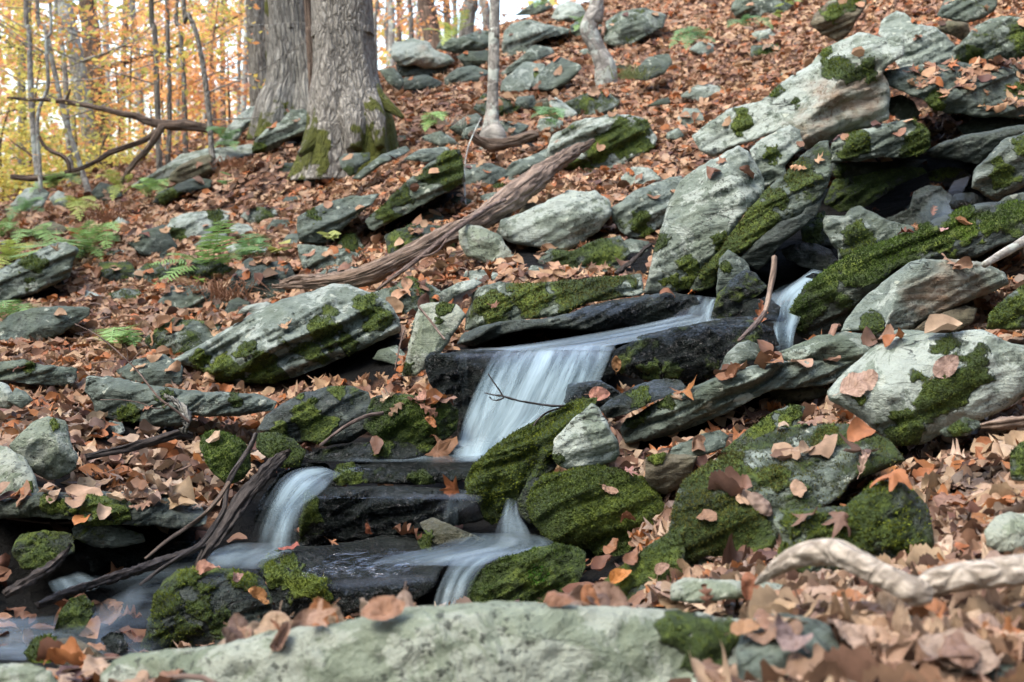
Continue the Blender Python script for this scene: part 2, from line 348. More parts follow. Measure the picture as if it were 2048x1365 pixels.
    lay = fbm(np.c_[q * 20 / max(Lm, .2) ** .5, al * 2.2, np.full(len(u), seed * 3.3)], 1, 3, seed + 9)
    lay = np.round(lay * 2.2) / 2.2 * 0.7 + lay * 0.3
    amp = f('am', 1.0)
    D += lay * 0.026 * min(1.6, Lm * 3) * f('ly', 1.0) * np.clip(t * 1.6, .25, 1)
    D += amp * (0.045 * Lm * fbm(W0, 2.2 / max(Lm, .1), 3, seed + 20) + 0.006 * fbm(W0, 22, 3, seed + 30)) * np.clip(t + .15, 0, 1)
    ru = f('ru', 1.0 if f('w', 0) >= .6 else 0); D += ru * (0.022 * np.abs(fbm(W0, 10, 4, seed + 41)) + 0.007 * fbm(W0, 38, 3, seed + 42)) * np.clip(t + .2, 0, 1)
    # moss / wet / rust paint
    moss = np.full(len(u), f('m', 0.12)); wet = np.full(len(u), f('w', 0)); rust = np.full(len(u), f('r', 0))
    def blobs(key, base, mx):
        for b in par.get(key, '').split(';'):
            if b:
                x, y, rr = map(float, b.split(',')); dd = np.hypot(u - x, v - y) / rr + 0.55 * fbm(np.c_[u / rr * 1.1, v / rr * 1.6, 0 * u + seed + x], 1, 4, 60, .6)
                np.maximum(base, mx * np.clip(1.45 - dd, 0, 1), out=base)
    blobs('mb', moss, 0.95); blobs('wb', wet, 1.0); blobs('rb', rust, 1.0)
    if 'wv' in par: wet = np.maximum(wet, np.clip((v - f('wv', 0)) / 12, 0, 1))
    thick = np.clip(moss - 0.5, 0, 1) * 0.03 * (0.6 + 0.4 * fbm(W0, 14, 3, seed + 70)); D -= thick
    Vf = px(u, v, D)
    # boundary loop
    E = {}
    for a, b, c in T3:
        for e in ((a, b), (b, c), (c, a)):
            k = (min(e), max(e)); E[k] = None if k in E else e
    nx = {}
    for e in E.values():
        if e is not None: nx[e[0]] = e[1]
    st = next(iter(nx)); loop = [st]
    while len(loop) < len(nx) + 2:
        q2 = nx.get(loop[-1])
        if q2 is None or q2 == st: break
        loop.append(q2)
    loop = np.array(loop); cx, cy = O.mean(0)
    T = f('T', min(0.9, max(0.08, 0.55 * size * mpp)))
    n = len(Vf); lu, lv, lD = u[loop], v[loop], D[loop]; rings = []
    for sh, dt in ((0.985, 0.12), (0.94, 0.45), (0.82, 0.8), (0.6, 1.0)):
        cyy = cy + 0.25 * (v1 - cy)
        rings.append(px(cx + (lu - cx) * sh, cyy + (lv - cyy) * sh, lD + T * dt))
    VV = np.vstack([Vf] + rings); m = len(loop); faces = [tuple(t) for t in T3]
    # orientation: front faces towards the camera
    a, b, c = Vf[T3[0]]; nrm = np.cross(b - a, c - a)
    flip = nrm @ (CAM - a) < 0
    prev = loop
    side = []
    for k in range(len(rings)):
        cur = n + k * m + np.arange(m)
        for i in range(m):
            j = (i + 1) % m; side.append((prev[j], prev[i], cur[i], cur[j]))
        prev = cur
    side.append(tuple(prev[::-1]) if True else ())
    if flip: faces = [t[::-1] for t in faces]; side = [t[::-1] for t in side]
    faces += side
    pa = np.zeros((len(VV), 4)); pa[:, 3] = 1; pa[:n, 0] = moss; pa[:n, 1] = wet; pa[:n, 2] = rust
    for k in range(len(rings)): pa[n + k * m:n + (k + 1) * m] = pa[loop]
    org = VV[loop].mean(0) * [1, 1, 0] + [0, 0, VV[:, 2].min()]
    o = mesh(name, VV, faces, MAT[par.get('M', 'g')], attrs={"paint": pa}, origin=org)
    tag(o, label, par.get('cat', 'rock'), par['grp'].replace('_', ' ') if 'grp' in par else None)
    ROCKS.append(dict(o=o, V=Vf, T=np.array([t[::-1] for t in T3.tolist()]) if flip else T3, moss=moss, name=name, lf=f('lf', 0.018 if par.get('M') == 'd' else 0.03), poly=P, fz=f('fz', 1.0), A=A, u=u, v=v, hue=par.get('h', 'n')))
    SURF.append((Vf, T3))
    return o
HUES = dict(y=((.03, .06, .008), (.25, .31, .026)), g=((.018, .042, .008), (.12, .21, .022)), o=((.03, .042, .01), (.17, .18, .026)), v=((.02, .10, .006), (.09, .38, .012)), n=((.022, .046, .008), (.17, .23, .026)))
def moss_fuzz(R, seed, hue=None, blob=None):
    """short upright leaf blades on the mossy part of a rock"""
    rng = np.random.default_rng(seed); V, T, ms = R['V'], R['T'], R['moss']
    tm = ms[T].mean(1); ok = tm > 0.45
    if blob: tm = np.clip(1.5 - np.hypot(R['u'][T].mean(1) - blob[0], R['v'][T].mean(1) - blob[1]) / blob[2], 0, 1); ok = tm > .55
    if ok.sum() < 12 or R['fz'] == 0: return
    T = T[ok]; tm = tm[ok]; a, b, c = V[T[:, 0]], V[T[:, 1]], V[T[:, 2]]; nr = np.cross(b - a, c - a); ar = np.linalg.norm(nr, axis=1) / 2
    nr = nr / (2 * ar[:, None] + 1e-12); D = (V.mean(0) - CAM) @ FWD
    hl = 0.0035 * max(1, D / 3.0)
    nb = int(min(20000, (ar * np.clip((tm - .5) * 3, 0.2, 1)).sum() / (hl * hl * 1.6) * 1.5 * R['fz'])); 
    if nb < 30: return
    w = ar * np.clip((tm - .5) * 3, 0.2, 1); k = rng.choice(len(T), nb, p=w / w.sum()); r1, r2 = rng.random(nb), rng.random(nb)
    m = r1 + r2 > 1; r1[m], r2[m] = 1 - r1[m], 1 - r2[m]
    p = a[k] + (b - a)[k] * r1[:, None] + (c - a)[k] * r2[:, None]
    keep = fbm(p, 13, 4, seed) + (tm[k] - .55) * 2.2 > 0.05 - .12 + rng.uniform(-.6, .6, nb); p = p[keep]; k = k[keep]; nb = len(p)
    if nb < 30: return
    n = nr[k]; dirn = n * 0.8 + np.array([0, 0, 0.45]) + rng.normal(0, .45, (nb, 3)); dirn /= np.linalg.norm(dirn, axis=1)[:, None]
    side = np.cross(dirn, rng.normal(0, 1, (nb, 3))); side /= np.linalg.norm(side, axis=1)[:, None]
    L = hl * rng.uniform(.7, 1.9, nb)[:, None]; w_ = hl * rng.uniform(.3, .55, nb)[:, None]
    VV = np.stack([p - side * w_, p + side * w_, p + dirn * L], 1).reshape(-1, 3); FF = np.arange(nb * 3).reshape(-1, 3)
    tone = np.clip(0.5 + 0.5 * fbm(p, 9, 2, seed + 3), 0, 1)[:, None]; rr = rng.uniform(.65, 1.25, (nb, 1))
    hue = [np.array(q) for q in HUES[hue or R['hue']]]
    col = (hue[0] * (1 - tone) + hue[1] * tone) * rr
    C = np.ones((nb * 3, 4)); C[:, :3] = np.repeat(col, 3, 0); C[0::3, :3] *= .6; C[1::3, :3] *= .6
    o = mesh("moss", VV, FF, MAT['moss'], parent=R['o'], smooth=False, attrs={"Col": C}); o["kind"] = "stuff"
def vc_mat(name, rough=0.8, tr=0.0, bumpy=True):
    g = NG(name); c = g.attr("Col").outputs["Color"]
    n = g.noise(g.pos, 60, 4, 0.7); c2 = g.mix(g.step(n, 0.3, 0.7, 0.35, 0.0), c, (0.03, 0.02, 0.012))
    m = g.out(c2, rough, None, Specular_IOR_Level=0.3)
    if tr:
        t = g.n("ShaderNodeBsdfTranslucent"); g.set(t.inputs[0], c); mx = g.n("ShaderNodeMixShader"); mx.inputs[0].default_value = tr
        g.t.links.new(g.b.outputs[0], mx.inputs[1]); g.t.links.new(t.outputs[0], mx.inputs[2]); g.t.links.new(mx.outputs[0], g.t.nodes["Material Output"].inputs[0])
    return m
MAT['moss'] = vc_mat("moss_blades", 0.9, 0.15)
RD = """
boulder|195,1400 205,1345 225,1322 262,1305 350,1298 430,1292 500,1275 560,1256 640,1250 730,1235 800,1216 870,1212 950,1204 1030,1202 1150,1211 1250,1214 1330,1218 1400,1225 1480,1240 1540,1275 1600,1330 1640,1400|210,1330 430,1305 650,1265 950,1222 1300,1232 1500,1262 1600,1340|M=f Y=1.78 kf=-0.35 kt=2.2 m=.22 mb=1400,1275,70;1350,1250,40 ly=.15 am=.35 fc=.35 nf=5 T=.7 fz=.3 lf=.006 rp=.1|big pale lichen-blotched boulder across the bottom of the picture
rock|-20,1380 -20,1330 62,1326 103,1343 125,1380||M=f Y=1.85 m=.1|flat pale stone in the bottom left corner beside the big foreground boulder
boulder|278,1303 297,1241 308,1193 328,1159 355,1138 410,1133 499,1143 526,1159 547,1200 549,1241 506,1275 458,1298 376,1305 300,1312|300,1185 350,1160 430,1165 500,1185 548,1205|h=y M=d Y=2.75 w=.4 m=.45 mb=320,1220,42;385,1150,30;400,1210,30;440,1250,35;490,1155,30;380,1262,30;330,1280,30;410,1180,25 kf=-.35 kt=1.6|dark wet boulder streaked with green moss and topped by tan leaves
rock_slab|512,1133 533,1107 581,1094 660,1090 797,1067 851,1070 880,1090 915,1104 880,1145 868,1180 800,1215 700,1240 620,1255 560,1245 546,1200 532,1165|515,1142 560,1142 690,1182 800,1172 868,1152 915,1110|h=y M=d Y=2.98 w=.95 m=.25 mb=535,1125,25;600,1170,35;640,1185,35;560,1150,28;580,1125,18;850,1078,16 kt=3.2 kf=.05 am=.4 ly=.4|low black wet slab with mossy lip where water runs over its flat top
rock|839,1046 865,1034 899,1049 974,1080 940,1090 872,1091 855,1072|850,1045 974,1082|M=b Y=3.22 m=.05 mb=850,1075,14 w=.5 kt=1 am=.3 T=.1|brown triangular stone tilted in the stream in front of the black ledge
rock_slab|594,1095 600,1040 608,985 640,973 660,974 797,972 933,979 961,1001 968,1042 865,1062 838,1065 728,1080 660,1085 630,1095|605,1000 650,988 800,990 935,994 965,1008|M=d Y=3.38 w=1 m=.3 mb=612,1035,30;612,1000,20 kt=3 kf=.02 am=.5 ly=1.4|black dripping middle ledge between the two lower waterfalls
rock_slab|664,970 672,930 728,917 831,912 927,917 960,923 946,938 936,962 831,970 728,968 681,973|664,945 700,942 800,944 940,943|M=d Y=3.62 w=.95 m=.35 mb=685,945,25;720,960,20;850,958,25 kt=4 kf=.05 am=.4 ly=.6|flat glistening black slab with mossy front edge at the foot of the main fall
boulder|930,962 950,925 985,893 1030,863 1080,838 1130,810 1165,795 1195,797 1190,815 1165,835 1130,860 1105,900 1085,930 1060,950 1045,975 1030,1010 1005,1035 985,1052 968,1042 955,1010 935,987|930,960 985,915 1050,885 1110,850 1190,808|h=y M=d Y=3.42 w=.6 m=.7 mb=980,915,45;1040,880,40;1100,840,35;1150,810,28;950,960,30;985,980,35;1000,1010,25 kt=1.2 kf=.12 bl=.05 fz=1.5|long slanting boulder covered in bright yellow green moss beside the main fall
boulder|1103,915 1109,877 1136,847 1166,821 1183,807 1200,817 1220,855 1236,881 1243,910 1225,925 1180,935 1135,939 1113,930|1105,905 1150,885 1240,895|M=p Y=3.28 m=.1 mb=1115,920,15 kf=.05 kt=.6 am=1.3 T=.3|rough pale pyramid-shaped stone perched on the mossy boulders right of the main fall
rock|1034,1000 1046,975 1070,933 1104,909 1114,932 1088,952 1068,985 1056,1020 1062,1052 1040,1032||M=d Y=3.36 m=.45 w=.3 T=.2 mb=1075,930,22|narrow dark stone sliver wedged between the slanting moss boulder and the round moss boulder
boulder|1050,1010 1066,970 1085,950 1120,945 1190,930 1225,935 1292,955 1326,1005 1332,1042 1312,1065 1275,1092 1241,1117 1200,1117 1175,1095 1120,1092 1085,1072 1065,1047|1052,1000 1120,975 1200,965 1260,975 1330,1020|M=d Y=3.12 w=.3 m=.85 mb=1085,1000,40;1150,965,45;1130,1030,50;1210,960,40;1200,1020,40;1250,1000,40 kt=1.3 kf=.22 bl=.08 rp=.25 fz=1.6 T=.5|big round moss-covered boulder overhanging the dark hollow
boulder|930,1215 937,1172 957,1142 1002,1118 1070,1097 1115,1085 1156,1092 1173,1104 1171,1140 1140,1200 1104,1215 1000,1225|935,1170 1010,1130 1110,1105 1173,1115|h=g M=d Y=2.88 w=.85 m=.7 mb=1075,1150,32;980,1150,28;1050,1110,35;1120,1095,25;960,1185,25 kf=-.1 kt=1.6 fz=1.3|low dark mossy boulder with one vivid green tuft, at the lower falls
boulder|1290,957 1292,918 1326,905 1365,908 1395,910 1384,945 1362,977 1330,989 1303,977|1290,925 1330,912 1390,916|M=b Y=3.2 m=.15 mb=1310,915,18 kf=.3 kt=1 T=.4|brown stone with a pale rim wedged above the big round moss boulder
rock_slab|1145,1215 1195,1172 1248,1129 1310,1082 1355,1055 1372,1100 1365,1160 1330,1195 1250,1222|1145,1214 1250,1140 1355,1064|M=g Y=2.62 m=.6 mb=1230,1170,50;1300,1120,50;1350,1080,40;1350,1150,30 kf=-.6 kt=1 fz=.8|sloping mossy slab strewn with leaves below the round moss boulder
boulder|1345,1160 1338,1060 1347,1005 1366,958 1418,925 1480,893 1530,868 1600,848 1700,848 1780,878 1812,920 1742,947 1702,962 1684,992 1644,1018 1562,1043 1550,1095 1530,1135 1490,1155 1400,1160|1345,1015 1400,1000 1480,1008 1560,1020 1650,990 1740,930 1812,905|h=o M=g Y=2.6 m=.55 mb=1385,1040,60;1440,1040,60;1500,1040,50;1400,960,45;1470,920,35;1560,960,35;1650,870,40;1430,1100,40;1360,1090,40 kf=.15 kt=2.2 bl=.08 lf=.07 fz=1.3|large boulder with shaggy hanging moss in front and leaves on top
boulder|1545,1135 1566,1082 1547,1043 1558,1019 1608,1018 1690,1013 1714,992 1758,959 1812,963 1856,1010 1868,1070 1865,1110 1826,1145 1758,1158 1620,1158|1547,1050 1620,1035 1720,1010 1800,985 1860,1040|h=y M=g Y=2.35 m=.5 mb=1590,1050,35;1640,1090,50;1700,1080,50;1750,1020,50;1790,1070,45;1830,1100,35;1580,1120,35;1760,980,25 kf=-.3 kt=1.4 lf=.03 fz=1.2|rounded boulder speckled with yellow moss behind the foreground branch
boulder|1654,784 1676,757 1717,719 1758,685 1792,659 1844,661 1881,667 1963,658 1980,665 2014,685 2070,695 2070,780 1990,830 1930,850 1880,872 1850,888 1792,892 1758,868 1724,838 1683,814 1660,801|1658,792 1720,802 1780,772 1850,737 1930,702 1985,676 2070,700|M=p lf=.02 Y=3.0 kf=-.1 kt=1.5 m=.2 mb=1860,800,50;1810,860,40;1930,740,45;1895,770,40;1720,800,12;1890,690,25;1960,700,20 ly=.4 am=.7|large pale lichen-spotted boulder at the right holding one big curled leaf
rock_slab|1556,706 1587,692 1638,671 1690,663 1724,668 1746,679 1747,697 1726,719 1700,727 1600,727 1566,721|1560,712 1640,690 1745,700|M=g Y=3.65 m=.12 kf=.15 kt=1.6 ly=1.4 T=.4|lens-shaped layered stone lying on the long slab beside the stream
rock_slab|1241,862 1249,840 1280,824 1348,784 1400,767 1467,740 1553,722 1620,720 1708,722 1714,737 1692,757 1650,770 1553,779 1525,789 1460,824 1400,849 1348,869 1290,884 1253,888|1243,851 1348,797 1467,753 1600,737 1712,731|M=g Y=3.55 m=.18 mb=1270,830,22;1330,795,22 kf=.25 kt=2 ly=1.6 T=.6 lf=.15|long layered slab jutting over a black gap right of the main fall
rock|1534,783 1553,775 1649,769 1658,785 1638,797 1587,808 1565,813||M=b Y=3.7 m=.25 kf=.2|olive brown stone tucked under the long layered slab
rock|1440,905 1502,855 1543,824 1574,812 1610,812 1600,850 1560,880 1500,905|1440,900 1540,835 1600,815|M=g Y=3.2 m=.5 mb=1530,850,35;1580,825,25 kf=-.5|small mossy wedge of rock above the leafy boulder, under the long slab
rock|1335,915 1345,895 1400,868 1440,860 1458,872 1450,895 1400,915||M=g m=.2 Y=3.25|small grey stone left of the mossy wedge, at the mouth of the black gap
rock_slab|1198,818 1224,797 1248,784 1275,770 1316,757 1360,759 1374,775 1309,802 1250,832 1215,838|1200,825 1250,812 1370,775|M=d Y=3.62 w=.7 m=.2 mb=1280,790,20 kt=2 kf=-.2|wet grey flat stone carrying brown leaves right of the main fall
rock|1128,805 1136,768 1200,761 1222,773 1248,790 1225,805 1173,815|1130,775 1245,785|M=d Y=3.85 w=1 m=.2|square black wet stone at the right edge of the main fall
cliff|903,735 906,705 925,698 1080,692 1228,684 1240,740 1205,775 1150,810 1110,850 1020,915 930,925 912,860|905,712 1080,703 1230,694|M=d Y=4.28 w=1 m=.2 kt=3 kf=-.12 T=.6 fz=0|dark wet rock step behind the main waterfall
rock_slab|1215,735 1230,700 1290,668 1348,655 1400,645 1461,635 1512,640 1545,655 1560,690 1510,700 1458,706 1447,738 1415,760 1370,766 1300,763 1240,752|1215,700 1290,675 1400,655 1512,648 1560,655|h=g M=d Y=4.15 w=1 m=.4 mb=1300,740,25;1350,745,20 kt=3 kf=-.05 am=.7 ly=.5 fz=.25|black wet block with sparse green moss right of the main fall's lip
rock|1435,743 1454,707 1478,686 1498,680 1548,703 1544,716 1495,722 1464,742|1440,735 1480,700 1545,705|M=g Y=3.85 w=.3 m=.05 am=.3 kf=-.2 T=.2|bare grey pointed stone in front of the black block
boulder|1421,636 1436,590 1459,560 1490,538 1512,547 1535,577 1514,592 1490,603 1480,627 1457,642 1427,646|1425,600 1490,556 1530,570|M=d Y=4.55 w=.8 m=.5 kf=-.05 fz=.4|black mossy rock splitting the upper stream in two
rock|1479,625 1493,597 1539,599 1562,614 1558,635 1526,648 1485,640||M=d Y=4.5 w=1 m=.15|small black wet stone under the oak leaf in the upper stream
rock|1431,595 1435,560 1439,520 1458,499 1497,528 1502,547 1490,562 1462,585|1432,570 1458,505 1500,550|M=g Y=4.75 m=.3 mb=1450,535,14 kf=-.1 T=.2|pointed pale green stone standing at the left edge of the upper stream
rock_slab|1481,517 1500,493 1560,446 1600,428 1642,383 1657,378 1634,430 1592,467 1572,480 1517,541 1495,530|1481,519 1560,460 1650,385|M=d Y=5.15 w=.3 m=.2 kf=.2|dark narrow wedge of rock under the mossy diagonal slab
rock_slab|1378,580 1400,545 1425,515 1460,470 1495,421 1526,385 1548,365 1570,349 1590,324 1612,304 1640,284 1659,278 1663,320 1661,355 1647,390 1617,427 1590,447 1560,452 1520,478 1480,512 1452,507 1440,532 1427,572 1400,585|1380,578 1460,500 1530,445 1600,400 1662,345|h=o M=g Y=5.2 m=.45 mb=1440,500,40;1500,450,50;1550,400,45;1590,360,35;1420,550,30;1610,330,20;1470,480,40 kt=.7 kf=.1 T=.6 fz=.7|diagonal slab thick with olive moss leaning along the upper stream
rock_slab|1286,587 1298,545 1308,500 1323,450 1338,400 1363,358 1398,333 1438,313 1478,290 1498,303 1517,340 1529,365 1527,387 1497,421 1477,446 1450,482 1422,522 1402,547 1382,578 1340,589|1288,560 1340,470 1420,380 1480,300 1529,360|M=p Y=5.35 m=.18 mb=1390,540,35;1310,480,20;1340,560,18;1440,480,20 kt=.8 kf=-.35 T=.7 ly=.6|tall pale speckled slab standing diagonally left of the upper stream
rock_slab|1499,300 1512,286 1553,262 1580,248 1601,261 1610,294 1589,308 1569,332 1572,350 1548,367 1530,380 1516,344|1500,302 1560,300 1608,290|M=p Y=6.0 m=.15 mb=1540,310,16 kt=.8 kf=-.3|pale broken block above the crack in the tall speckled slab
rock_slab|1384,273 1416,247 1461,217 1519,203 1539,189 1567,162 1621,128 1649,97 1690,77 1724,63 1809,87 1805,113 1774,133 1764,150 1777,164 1781,191 1777,219 1781,238 1724,258 1673,272 1658,286 1610,299 1600,275 1580,262 1553,268 1498,283 1461,296 1427,316 1399,303|1384,300 1500,283 1590,262 1640,215 1680,160 1740,120 1809,95|M=p Y=6.6 m=.2 mb=1550,185,16;1690,150,35;1590,205,10;1480,245,25;1650,110,20;1730,140,20 rb=1640,250,50;1690,220,55;1740,180,40 kt=1.3 kf=.1 ly=.8 am=.7 T=1|huge pale slab running diagonally uphill with a rust brown underside
boulder|1756,68 1762,43 1792,20 1816,30 1833,47 1871,54 1895,73 1912,94 1931,103 1910,128 1861,139 1826,143 1803,140 1790,122 1800,95 1770,80||M=p Y=8.0 m=.25 kf=-.6 kt=1.2 T=.8|broad blue grey boulder behind the top of the huge diagonal slab
boulder|1619,47 1632,25 1652,7 1676,-15 1727,-15 1733,7 1722,31 1711,45 1698,69 1677,84 1645,70 1625,57|1620,40 1660,40 1730,20|h=y M=b Y=9.6 m=.2 mb=1690,5,30;1665,25,20 kf=.3 kt=1 fz=1.3|boulder with a cushion of green moss on top and a brown base, top right
boulder|1460,22 1466,7 1485,-12 1570,-12 1589,10 1569,33 1539,46 1495,43 1472,36||M=g m=.3 kf=.1|dark cleft boulder at the top edge of the picture, behind the fern
rock|1872,33 1885,7 1895,-12 1999,-12 1992,22 1956,42 1929,46 1900,40||M=g m=.35 kf=-.3 Y=8.8|grey green boulder on the brown one at the top edge, far right
rock|1869,60 1895,40 1936,46 1941,70 1926,84 1895,67|1870,55 1940,50|M=b Y=8.5 kf=.6 m=.05|brown undercut stone with a dark hollow beneath, top right
boulder|1924,84 1946,57 1980,37 2018,30 2070,44 2070,118 2014,130 1995,142 1929,134 1906,122 1906,100|1925,90 2000,80 2070,85|M=g Y=7.6 m=.45 mb=1960,110,30;2040,80,30 kf=.15 kt=.8 fz=.6|striped mossy boulder at the right edge behind the leaf-covered ledge
rock_slab|1763,163 1766,143 1800,136 1830,132 1900,126 2070,124 2070,240 1963,234 1902,228 1861,217 1840,197 1792,180|1765,150 1837,160 1895,187 1946,200 1997,221 2070,232|M=g Y=6.6 m=.3 mb=1870,205,25;2035,180,18 w=.2 kt=1.1 kf=.15 T=1 lf=.95|ledge blanketed with wet leaves at the right edge
rock|1773,221 1777,195 1803,189 1828,203 1841,228 1826,243 1792,243||M=p Y=6.9 m=.15 am=1.2|small craggy pale stone holding up the leaf-covered ledge
rock_slab|1913,253 1946,237 1997,234 2070,241 2070,256 2014,258 1963,266 1929,269||M=d Y=6.8 m=.3|narrow dark green stone under the leaf-covered ledge
rock_slab|1657,320 1664,284 1690,271 1741,254 1785,244 1826,237 1856,261 1863,290 1846,310 1809,316 1758,313 1717,323 1690,323 1662,327|1660,292 1740,268 1826,248 1860,275|M=g Y=5.95 m=.3 mb=1718,285,26;1840,280,35;1690,300,16 kt=1.6 kf=.2 ly=1.8 T=.8 lf=.4|layered slab with moss on both ends roofing the upper stream's cave
rock_slab|1852,303 1881,285 1929,271 1980,261 2014,254 2070,248 2070,268 2014,280 1980,310 1956,330 1912,320 1861,316|1855,292 1950,275 2070,255|M=d Y=6.0 m=.15 w=.4 kt=1.5 kf=.3 T=1|dark thin slab roofing the right part of the cave
rock_slab|1659,352 1659,326 1724,325 1792,322 1856,318 1828,340 1758,351 1690,357||M=d Y=6.25 m=.3 mb=1680,345,20 kf=.3 w=.3|dark ledge directly beneath the layered mossy slab
rock_slab|1647,409 1666,360 1724,350 1792,336 1844,336 1856,345 1794,371 1760,395 1734,412 1683,426|1650,400 1700,385 1780,350 1850,340|h=g M=d Y=6.1 w=.6 m=.6 mb=1680,380,40;1740,365,40 kf=-.2 fz=.4|dark mossy rock deep inside the cave
boulder|1770,439 1820,415 1826,384 1854,371 1881,374 1904,393 1904,427 1883,450 1840,460 1792,455|1772,440 1826,395 1900,400|M=d Y=5.75 w=.6 m=.1 kf=-.5|wet blue grey stone that the upper cascade slides over
rock|1898,409 1910,388 1946,384 1972,396 1969,419 1929,426 1903,419||M=d Y=5.5 w=1 m=.15|small black stone at the mouth of the upper cascade
boulder|1941,378 1947,342 1980,306 2014,275 2070,258 2070,368 2014,390 1990,403 1963,385|1943,365 1980,320 2070,290|M=g Y=5.35 m=.3 mb=2010,350,30;2050,300,25 w=.35 kf=.1 T=.6|tall wet green brown boulder at the right edge above the cascade
rock|1992,409 2014,392 2070,380 2070,412||M=g Y=5.2 w=.4 m=.15|blue grey stone at the right edge just under the tall wet boulder
rock_slab|1562,500 1585,488 1625,486 1660,500 1676,522 1664,542 1610,536 1572,520|1565,505 1620,500 1672,520|M=d Y=5.25 w=.6 m=.25 T=.5 kf=.2|wet dark slab lying in the shadow behind the standing stick
rock_slab|1600,455 1622,432 1650,420 1655,470 1668,495 1630,492 1604,480||M=d Y=5.7 w=.5 m=.5 mb=1635,455,22 T=.5|mossy dark stone wedged in the shadowed gap behind the upper stream
rock|1850,345 1890,335 1930,340 1945,352 1900,364 1860,362||M=d Y=6.2 w=.5 m=.45 mb=1890,348,25|mossy wet stone in the dark under the thin roof slab
rock|1600,560 1625,545 1660,548 1672,566 1640,580 1608,576||M=d Y=4.95 w=1 m=.2|small round black stone at the head of the narrow cascade
boulder|1645,442 1650,430 1690,432 1700,417 1720,413 1745,423 1780,443 1830,453 1847,462 1822,487 1780,502 1740,517 1702,539 1680,539 1675,502 1660,482 1648,462|1648,470 1700,450 1760,462 1840,470|M=g Y=5.1 m=.3 mb=1720,470,30;1700,510,20 w=.25 kf=-.3|grey green boulder in midstream streaked with algae
rock_slab|1573,652 1583,615 1608,575 1658,535 1720,498 1780,478 1850,446 1900,426 1960,406 2070,396 2070,470 2000,492 1960,512 1900,522 1840,522 1790,535 1742,585 1702,630 1682,662 1642,682 1600,676|1573,650 1640,610 1720,565 1800,520 1900,480 2070,440|h=g M=d Y=4.45 w=.3 m=.2 mb=1650,570,60;1720,530,55;1620,620,40;1790,505,45;1850,480,35;1930,460,40;2030,430,40;1890,490,25;1980,450,30 kt=1.5 kf=.45 bl=.06 T=.6 fz=1.7|long slab carpeted in deep green moss sweeping down to the upper stream
boulder|1681,664 1690,643 1724,599 1782,551 1820,523 1861,517 1963,523 2013,547 2018,568 1980,588 1929,608 1861,635 1826,659 1792,663 1772,672 1760,682 1744,674 1729,661|1683,665 1765,662 1790,600 1822,560 1850,543 1900,545 2015,560|M=p nf=4 Y=3.95 m=.12 mb=1745,645,24 rb=1900,580,50;1850,600,40;1960,560,30 kt=1 kf=.35 ly=.5 am=.6 T=.5 fz=.6|smooth pale boulder with a white crest and brown lower face, right
rock_slab|1824,663 1854,638 1929,610 1956,617 1948,644 1912,663 1861,670||M=b Y=3.95 m=.2 kf=-.2|small olive slab in the gap under the smooth pale boulder
boulder|1971,658 1978,628 2014,592 2070,556 2070,660 2020,660||M=g Y=3.6 m=.5 mb=2000,630,35;2050,600,35 kf=-.2|mossy boulder cut by the right edge beside curled leaves
rock|1878,862 1929,834 1956,841 1968,853 1936,870 1890,876||M=g Y=2.7 m=.5 mb=1920,855,25|mossy stone poking through the leaves below the big pale boulder
boulder|1968,1065 1988,1036 2018,1023 2070,1028 2070,1100 1997,1108 1973,1092||M=f Y=2.2 m=.05 am=.6|blue grey smooth stone among leaves at the right edge
boulder|2022,960 2020,905 2040,885 2070,880 2070,965||M=g Y=2.45 m=.6 mb=2050,920,40|mossy rock corner at the right edge above the peeled branch
rock_slab|1340,1200 1344,1170 1370,1155 1416,1159 1485,1162 1540,1165 1572,1172 1572,1185 1519,1196 1444,1202 1380,1208||M=f Y=2.08 m=.08 kt=2|flat pale stone left of the peeled branch in the foreground
rock_slab|1780,1240 1800,1222 1861,1240 1900,1261 1880,1290 1800,1300||M=g Y=1.72 m=.1 kt=2|grey layered stone showing between the large leaves at lower right
rock_slab|1470,1300 1500,1240 1560,1225 1640,1240 1720,1290 1760,1400 1480,1400||M=g Y=1.6 m=.2 kt=2 lf=.1|half hidden grey slab under the leaf pile in the lower right foreground
rock_slab|1850,1400 1880,1335 1990,1320 2070,1335 2070,1400||M=g Y=1.5 m=.1 kt=2 lf=.1|dark grey slab in the bottom right corner
rock_slab|927,662 931,631 944,604 944,590 957,576 1002,565 1070,565 1207,554 1282,547 1287,587 1258,593 1173,608 1138,629 1070,639 1002,642 950,660|927,650 960,600 1100,580 1200,575 1287,572|h=o M=g Y=4.85 m=.42 mb=1060,600,45;980,620,35;1150,590,45;1220,578,40;1020,575,20 kt=1.5 kf=-.9 ly=1.4 fz=.8|mossy layered slab lying behind the main fall, leaves along its top
rock_slab|914,690 928,666 985,645 1036,641 1087,637 1138,627 1190,609 1258,595 1348,584 1390,594 1399,607 1378,634 1340,654 1275,657 1224,666 1173,663 1121,656 1070,658 1002,670 950,693|916,680 990,655 1090,646 1200,630 1300,615 1395,602|M=d Y=4.55 w=.1 wb=1250,620,90;1350,610,90 m=.12 kt=2 kf=.35 ly=1.3 T=.8|thin undercut slab over the black slot above the main fall
rock|849,722 863,705 913,705 920,765 908,787 879,791 860,770|850,712 913,712|M=d Y=4.05 w=1 m=.1 am=1.6|knobbly black wet pillar at the left of the main fall's lip
boulder|802,753 814,707 824,645 841,609 882,605 913,609 932,631 901,679 881,709 857,709 853,736 831,753|805,700 841,612 930,625|M=f Y=4.5 m=.05 mb=890,620,24;812,740,14 kf=-.3 kt=.6 ly=.2 am=.4|smooth leaning greenish stone left of the thin undercut slab
rock|877,606 880,584 916,565 950,558 966,566 944,579 913,592 892,609||M=p Y=4.95 m=.05 kf=.5 ly=1.3|small buff stone balanced above the smooth leaning one
